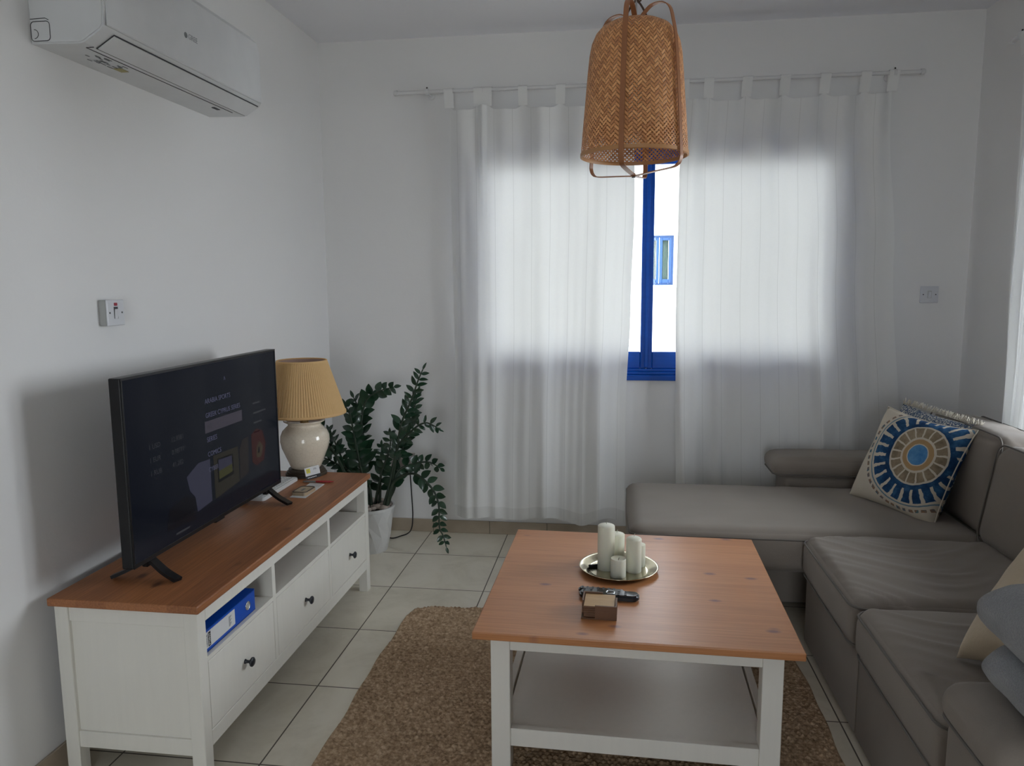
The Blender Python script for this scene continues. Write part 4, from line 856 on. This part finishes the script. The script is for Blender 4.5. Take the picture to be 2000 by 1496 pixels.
for r, z in pf: rings.append([bm.verts.new((r*cos(2*pi*i/NA), r*sin(2*pi*i/NA), zb_-1.85+z)) for i in range(NA)])
for j in range(len(pf)-1):
    for i in range(NA):
        fc = bm.faces.new((rings[j][i], rings[j][(i+1)%NA], rings[j+1][(i+1)%NA], rings[j+1][i]))
        for lp, (ii, jj) in zip(fc.loops, ((i,j),(i+1,j),(i+1,j+1),(i,j+1))): lp[uvl].uv = (ii/NA*1.0227, arc[jj])
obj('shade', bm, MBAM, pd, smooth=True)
bm = nb(); q = zb_-1.85; lathe(bm, [(.168,q-.002),(.1725,q),(.1722,q+.011),(.168,q+.011),(.167,q),(.168,q-.002)], 96, cap=False); obj('rim', bm, MBRM, pd, smooth=35)
# four outer strips that bend over the top and cross underneath
for k, a in enumerate((R(256), R(322), R(76), R(142))):
    dx, dy = cos(a), sin(a)
    prof_ = [(.020,.455),(.045,.462),(.085,.452),(.118,.430),(.135,.395),(.150,.330),(.163,.200),(.172,.08),(.1775,.0),(.178,-.025),(.165,-.043),(.140,-.050),(.07,-.054),(.0,-.056-.003*(k%2))]
    prof_ = [(.018,.418),(.030,.430),(.060,.447),(.100,.445),(.126,.425),(.139,.385),(.150,.330),(.163,.200),(.172,.08),(.1770,.0),(.1775,-.022),(.168,-.040),(.145,-.049),(.07,-.055),(.0,-.058-.003*(k%2))]
    pts = crpath([(dx*r, dy*r, zb_-1.85+z) for r, z in prof_], 6); bm = nb(); ribbon(bm, pts, .0155, .0030, lambda i,p: (-dy,dx,0)); obj('strip', bm, MBST, pd, smooth=35)
for k in range(2):
    a = R(20+90*k); bm = nb(); r=.1745; tube(bm, [(r*cos(a+pi/9),r*sin(a+pi/9),q+.008),(r*1.03*cos(a+pi/9),r*1.03*sin(a+pi/9),q+.008)], .004, 8); obj('rivet', bm, MBRK, pd)
bm = nb(); lathe(bm, [(.006,q-.066),(.006,q-.052)], 12); obj('rivet', bm, MBRK, pd)
bm = nb(); tube(bm, [(0,0,H-1.85-.02),(0,0,.32)], .0032, 8); obj('cord', bm, plain('cord_grey',(0.35,0.35,0.35),0.5), pd)
bm = nb(); lathe(bm, [(.0,.325),(.012,.322),(.020,.300),(.020,.235),(.017,.232),(.0,.232)], 24); obj('socket', bm, MBLK, pd, smooth=40)
bm = nb(); lathe(bm, [(.0,.100),(.018,.106),(.028,.125),(.030,.145),(.024,.175),(.014,.205),(.013,.232),(0,.234)], 28); obj('bulb', bm, plain('opal_glass',(0.75,0.75,0.72),0.2), pd, smooth=True)
bm = nb()
for s in (-1,1): tube(bm, crpath([(0,0,.462),(s*.010,.0,.455),(s*.022,-.004,.435),(s*.034,0,.412)],6), .0032, 6)
tube(bm, crpath([(0.004,0,.505),(-.012,0,.50),(-.006,0,.475),(.010,0,.46),(.016,0,.475),(.006,.004,.490),(-.004,0,.462)],6), .0028, 6)
obj('leather_tie', bm, plain('tie_brown',(0.07,0.035,0.02),0.6), pd, smooth=True)
bm = nb(); lathe(bm, [(0.0,H-1.85-.045),(.02,H-1.85-.042),(.045,H-1.85-.012),(.05,H-1.85)], 32); obj('ceiling_rose', bm, MPLAS, pd, smooth=40)

# ================= SOFA =================
SX0, SXF = 2.365, 3.278
sf = thing('corner_sofa', 'grey-brown fabric corner sofa with a chaise along the back wall', 'sofa', (2.8,-1.4,0))
def so(nm, f, m=MSOFA, smooth=True): b = nb(); f(b); return obj(nm, b, m, sf, smooth=smooth, world=True)
def pipe(parent, pts, closed=True, r=.0035): b = nb(); tube(b, crpath(pts,4) if not closed else pts, r, 6, closed); return obj('piping', b, MPIPE, parent, smooth=True, world=True)
so('base', lambda b: (box(b, 2.400, 3.26, -2.47, -1.19, .012, .305, .012,3)), smooth=35)
so('chaise_base', lambda b: box(b, 1.745, 3.26, -0.85, -.46, .03, .30, .012,3), MSOFA, 35)
so('backrest_frame', lambda b: box(b, 3.15, SXF-.012, -2.72, -.28, .02, .74, .03,4), smooth=35)
cc = so('chaise_cushion', lambda b: cushion(b, 1.700, 3.06, -1.185, -.475, .295, .462, r=.040, crown=.018, n=26, wrinkle=.004, seed=3))
pipe(cc, [(x,y,.432) for x,y in rrect(1.700,3.0,-1.188,-.475,.04,5)])
for i, (a, b_, sd) in enumerate(((-1.835,-1.195,8),(-2.475,-1.840,21))):
    sc_ = so('seat_cushion', lambda b: cushion(b, SX0, 3.09, a, b_, .300, .462, r=.048, crown=.020, n=70, wrinkle=.013, seed=sd))
    pipe(sc_, [(x,y,.440) for x,y in rrect(SX0-.001,3.05,a+.004,b_-.004,.05,5)]); pipe(sc_, [(x,y,.315) for x,y in rrect(SX0+.003,3.05,a+.006,b_-.006,.05,5)])
so('front_panel', lambda b: [box(b, SX0+.022, SX0+.05, -2.47, -1.84, .03, .300,.010,3), box(b, SX0+.022, SX0+.05, -1.835, -1.20, .03, .300,.010,3)], smooth=35)
def backc(y0, y1, x0, lean, h, thk, seed, rz=0):
    Mb = Matrix.Translation((x0, (y0+y1)/2, .452)) @ Matrix.Rotation(rz,4,'Z') @ Matrix.Rotation(lean,4,'Y')
    L_ = y1-y0; o = so('back_cushion', lambda b: cushion(b, 0, thk, -L_/2, L_/2, 0, h, r=.055, crown=.014, n=22, M=Mb, wrinkle=.008, seed=seed))
    bb = nb(); 
    for xx in (.012, thk-.012): tube(bb, [(Mb @ Vector((xx,y,z))) for y,z in rrect(-L_/2+.004, L_/2-.004, .004, h+.002, .045, 5)], .0038, 6, True)
    obj('piping', bb, MPIPE, o, smooth=True, world=True)
backc(-1.150, -.480, 3.035, R(6), .395, .235, 31)
backc(-1.860, -1.165, 3.005, R(9), .385, .22, 47, R(2))
backc(-2.475, -1.875, 3.005, R(9), .380, .22, 52)
# arms with soft top pads
def arm(y0, y1, xf, pad_x0):
    so('arm', lambda b: box(b, xf, 3.265, y0+.012, y1-.012, .02, .50, .022,4), smooth=40)
    p = so('arm_pad', lambda b: cushion(b, pad_x0, 3.265, y0, y1, .495, .592, r=.045, crown=.010, n=22, wrinkle=.003, seed=9))
    pipe(p, [(x,y,.512) for x,y in rrect(pad_x0+.004,3.2,y0+.003,y1-.003,.04,5)])
arm(-2.775, -2.495, 2.352, 2.335)
arm(-.470, -.215, 2.46, 2.400)

# ================= CUSHIONS =================
def pillow_mesh(size, thk, n=36, corner=.10, uvm=True, aspect=1.0, seed=0):
    bm = nb(); uvl = bm.loops.layers.uv.new('UVMap'); top = []; bot = []
    for j in range(n+1):
        rt, rb2 = [], []
        for i in range(n+1):
            u, v = 2*i/n-1, 2*j/n-1
            pin = 1-corner*(1-abs(u)**2.2*0)*0
            x = u*(1-corner*(1-v*v)**1.0*abs(u)**6*0.9) if True else u; y = v*(1-corner*(1-u*u)**1.0*abs(v)**6*0.9)
            h = thk/2*max(0,(1-u**4))**.55*max(0,(1-v**4))**.55
            h *= 1+.10*noise.noise(Vector((u*2.2+seed, v*2.2, seed)))
            h += .004*noise.noise(Vector((u*7+seed, v*3, 2)))*(1-max(abs(u),abs(v))**8)
            px, py = x*size/2*aspect, y*size/2
            rt.append(bm.verts.new((px,py,h))); rb2.append(None if max(abs(u),abs(v)) > .9999 else bm.verts.new((px,py,-h)))
        top.append(rt); bot.append(rb2)
    g = lambda j,i: bot[j][i] or top[j][i]
    for j in range(n):
        for i in range(n):
            f_ = bm.faces.new((top[j][i],top[j][i+1],top[j+1][i+1],top[j+1][i]))
            for lp,(ii,jj) in zip(f_.loops, ((i,j),(i+1,j),(i+1,j+1),(i,j+1))): lp[uvl].uv = (ii/n, jj/n)
            f2 = bm.faces.new((g(j,i),g(j+1,i),g(j+1,i+1),g(j,i+1)))
            for lp,(ii,jj) in zip(f2.loops, ((i,j),(i,j+1),(i+1,j+1),(i+1,j))): lp[uvl].uv = (ii/n, jj/n)
    return bm
def pose(c, a, b, g, n_off=0.0):
    ex = Vector((cos(a),sin(a),0)); nv = Vector((-sin(a),cos(a),0)); up = cos(b)*Vector((0,0,1))+sin(b)*nv
    e1 = cos(g)*ex+sin(g)*up; e2 = -sin(g)*ex+cos(g)*up; m = frame_mat(c, e1, e2); return m @ Matrix.Translation((0,0,n_off))
def mandala():
    t = NT('mandala_print', 0.85); x,y,z = t.xyz(t.coord('UV')); wob = t.noise(t.coord('UV'), 14, 2)
    cx, cy = .66, .605
    dx = t.M('SUBTRACT', x, cx); dy = t.M('SUBTRACT', y, cy)
    r = t.M('ADD', t.M('SQRT', t.M('ADD', t.M('MULTIPLY', dx, dx), t.M('MULTIPLY', dy, dy))), t.M('MULTIPLY', t.M('SUBTRACT', wob, .5), .014)); th = t.M('ADD', t.M('ARCTAN2', dy, dx), t.M('MULTIPLY', t.M('SUBTRACT', wob, .5), .10))
    wc = t.noise(t.coord('UV'), 6, 4, .7)
    cream_ = t.mix(wc, (0.52,0.46,0.37), (0.60,0.55,0.46)); blue = t.ramp(wc, [(0.3,(0.010,0.028,0.075)),(0.5,(0.016,0.058,0.145)),(0.7,(0.045,0.14,0.27))]); tan = t.ramp(wc, [(0.3,(0.17,0.13,0.085)),(0.7,(0.36,0.29,0.20))]); lblue = t.ramp(wc, [(0.3,(0.04,0.16,0.38)),(0.7,(0.12,0.30,0.52))])
    def band(a, b): return t.M('MULTIPLY', t.M('GREATER_THAN', r, a), t.M('LESS_THAN', r, b))
    def wedge(n, a, ph=0.0): return t.M('LESS_THAN', t.M('ABSOLUTE', t.M('SUBTRACT', t.M('FRACT', t.M('ADD', t.M('MULTIPLY', th, n/(2*pi)), ph+10.0)), .5)), a)
    c = cream_
    c = t.mix(band(0.484,0.497), c, (0.14,0.22,0.28)); c = t.mix(t.M('MULTIPLY', band(0.523,0.549), wedge(50,.30)), c, t.ramp(wc, [(0.4,(0.06,0.14,0.20)),(0.55,(0.30,0.17,0.10)),(0.62,(0.10,0.20,0.22))]))
    taper = t.M('SUBTRACT', .47, t.M('MULTIPLY', t.M('ABSOLUTE', t.M('SUBTRACT', r, .30)), 0.0)); 
    c = t.mix(t.M('MULTIPLY', band(0.321,0.465), wedge(24,.355)), c, blue); c = t.mix(band(0.293,0.337), c, blue)
    c = t.mix(t.M('MULTIPLY', band(0.175,0.275), wedge(17,.40,.3)), c, tan); c = t.mix(band(0.110,0.153), c, (0.40,0.26,0.13)); c = t.mix(t.M('LESS_THAN', r, .100), c, lblue)
    t.base(c); wv = t.noise(t.coord('UV'), 300, 2); t.bump(wv, .25, .002); t.b.inputs['Specular IOR Level'].default_value = .15; return t.m
MCRM = fabric('cream_cotton',(0.60,0.55,0.46), 300, .06)
pm = thing('throw_cushion', 'square cushion with a painted blue sunburst pattern leaning on the sofa back', 'cushion', (2.80,-.80,.47))
P1 = pose(Vector((2.893,-.792,.652)), -1.055, .415, -.069)
b1 = pillow_mesh(.445,.135,40,.10,seed=1); b1.transform(P1); o1 = obj('cover', b1, mandala(), pm, smooth=True, world=True)
bm = nb(); k = []
for u, v in [(i/12,-1) for i in range(-12,12)] + [(1,i/12) for i in range(-12,12)] + [(-i/12,1) for i in range(-12,12)] + [(-1,-i/12) for i in range(-12,12)]:
    x = u*(1-.10*(1-v*v)*abs(u)**6*.9); y = v*(1-.10*(1-u*u)*abs(v)**6*.9); k.append(P1 @ Vector((x*.445/2, y*.445/2, 0)))
tube(bm, k, .0032, 6, True); obj('piping', bm, MCRM, o1, smooth=True, world=True)
p2 = thing('throw_cushion', 'blue and white patterned cushion with a cream fringe, tucked behind the sunburst one', 'cushion', (2.95,-.72,.47))
def scroll():
    t = NT('scroll_print', .85); v = t.coord('UV'); vo = t.n('ShaderNodeTexVoronoi', feature='DISTANCE_TO_EDGE'); vo.inputs['Scale'].default_value = 34; t.l(v, vo.inputs['Vector']); n_ = t.noise(v, 60, 2, .6, 2.0)
    t.base(t.mix(t.M('MULTIPLY', t.M('LESS_THAN', vo.outputs['Distance'], .16), t.M('GREATER_THAN', n_, .42)), (0.50,0.50,0.45), (0.02,0.06,0.14))); return t.m
P2 = pose(Vector((2.967,-.722,.678)), -1.08, .36, -.10)
b2 = pillow_mesh(.40,.10,30,.08,seed=4); b2.transform(P2); o2 = obj('cover', b2, scroll(), p2, smooth=True, world=True)
bm = nb(); rf = random.Random(3)
for i in range(150):
    u = -1+2*i/149; base = Vector((u*.198,.196,0)); Lf = rf.uniform(.018,.030); e_ = Vector((rf.uniform(-.008,.008), Lf, rf.uniform(-.008,.008))); pts = [P2 @ base, P2 @ (base+e_*.5+Vector((rf.uniform(-.003,.003),0,rf.uniform(-.003,.003)))), P2 @ (base+e_)]; tube(bm, pts, [.0018,.0016,.0010], 4)
fo = obj('fringe', bm, MCRM, o2, smooth=True, world=True)
p3 = thing('throw_cushion', 'beige velvet cushion at the right edge, one pointed corner on the near seat', 'cushion', (2.75,-2.15,.47))
P3 = pose(Vector((2.692,-2.311,.716)), -1.738, .713, .528)
b3 = pillow_mesh(.455,.13,34,.09,seed=9); b3.transform(P3); obj('cover', b3, MBEI, p3, smooth=True, world=True)

# ================= GREY BLANKET =================
def fleece():
    t = NT('grey_fleece', .95); v = t.coord(); n_ = t.noise(v, 260, 3, .7); t.base(t.mix(n_, (0.13,0.135,0.145), (0.30,0.31,0.325))); t.b.inputs['Sheen Weight'].default_value = .4; t.bump(n_, .8, .004); return t.m
bl = thing('blanket', 'folded grey fleece blanket lying over the near sofa arm', 'blanket', (2.62,-2.62,.60))
def foldlayer(pts, wid, th_, y0, seed):
    b = nb(); P_ = crpath(pts, 10); N = 14; rows = []
    for i, p in enumerate(P_):
        d_ = (P_[min(i+1,len(P_)-1)]-P_[max(i-1,0)]).normalized(); nrm_ = Vector((-d_.z,0,d_.x)); r_ = []
        for s in (1,-1):
            for j in range(N+1):
                t_ = j/N if s == 1 else 1-j/N; yy = y0+wid*(t_-.5)+.012*sin(i*.22+seed); wob = .008*noise.noise(Vector((i*.12, t_*4, seed))); edge = math.sqrt(max(0,1-(2*t_-1)**8)); r_.append(b.verts.new((p.x+nrm_.x*s*th_/2*edge+nrm_.x*wob, yy, p.z+nrm_.z*s*th_/2*edge+nrm_.z*wob)))
        rows.append(r_)
    m = len(rows[0])
    for A, B in zip(rows, rows[1:]):
        for j in range(m): b.faces.new((A[j],A[(j+1)%m],B[(j+1)%m],B[j]))
    b.faces.new(rows[0][::-1]); b.faces.new(rows[-1]); bmesh.ops.remove_doubles(b, verts=b.verts, dist=1e-5); bmesh.ops.recalc_face_normals(b, faces=b.faces); return b
MFL = fleece()
obj('lower_fold', foldlayer([(3.05,0,.622),(2.705,0,.624),(2.515,0,.622),(2.430,0,.632),(2.407,0,.655),(2.430,0,.680),(2.515,0,.682),(2.705,0,.690),(3.05,0,.690)], .28, .044, -2.685, 1), MFL, bl, smooth=True, world=True)
obj('upper_fold', foldlayer([(3.05,0,.738),(2.675,0,.738),(2.525,0,.735),(2.425,0,.742),(2.395,0,.772),(2.420,0,.808),(2.505,0,.815),(2.675,0,.812),(3.05,0,.806)], .27, .046, -2.68, 6), MFL, bl, smooth=True, world=True)
obj('inner_fold', foldlayer([(3.05,0,.772),(2.730,0,.772),(2.590,0,.770),(2.490,0,.772)], .24, .022, -2.68, 9), MFL, bl, smooth=True, world=True)
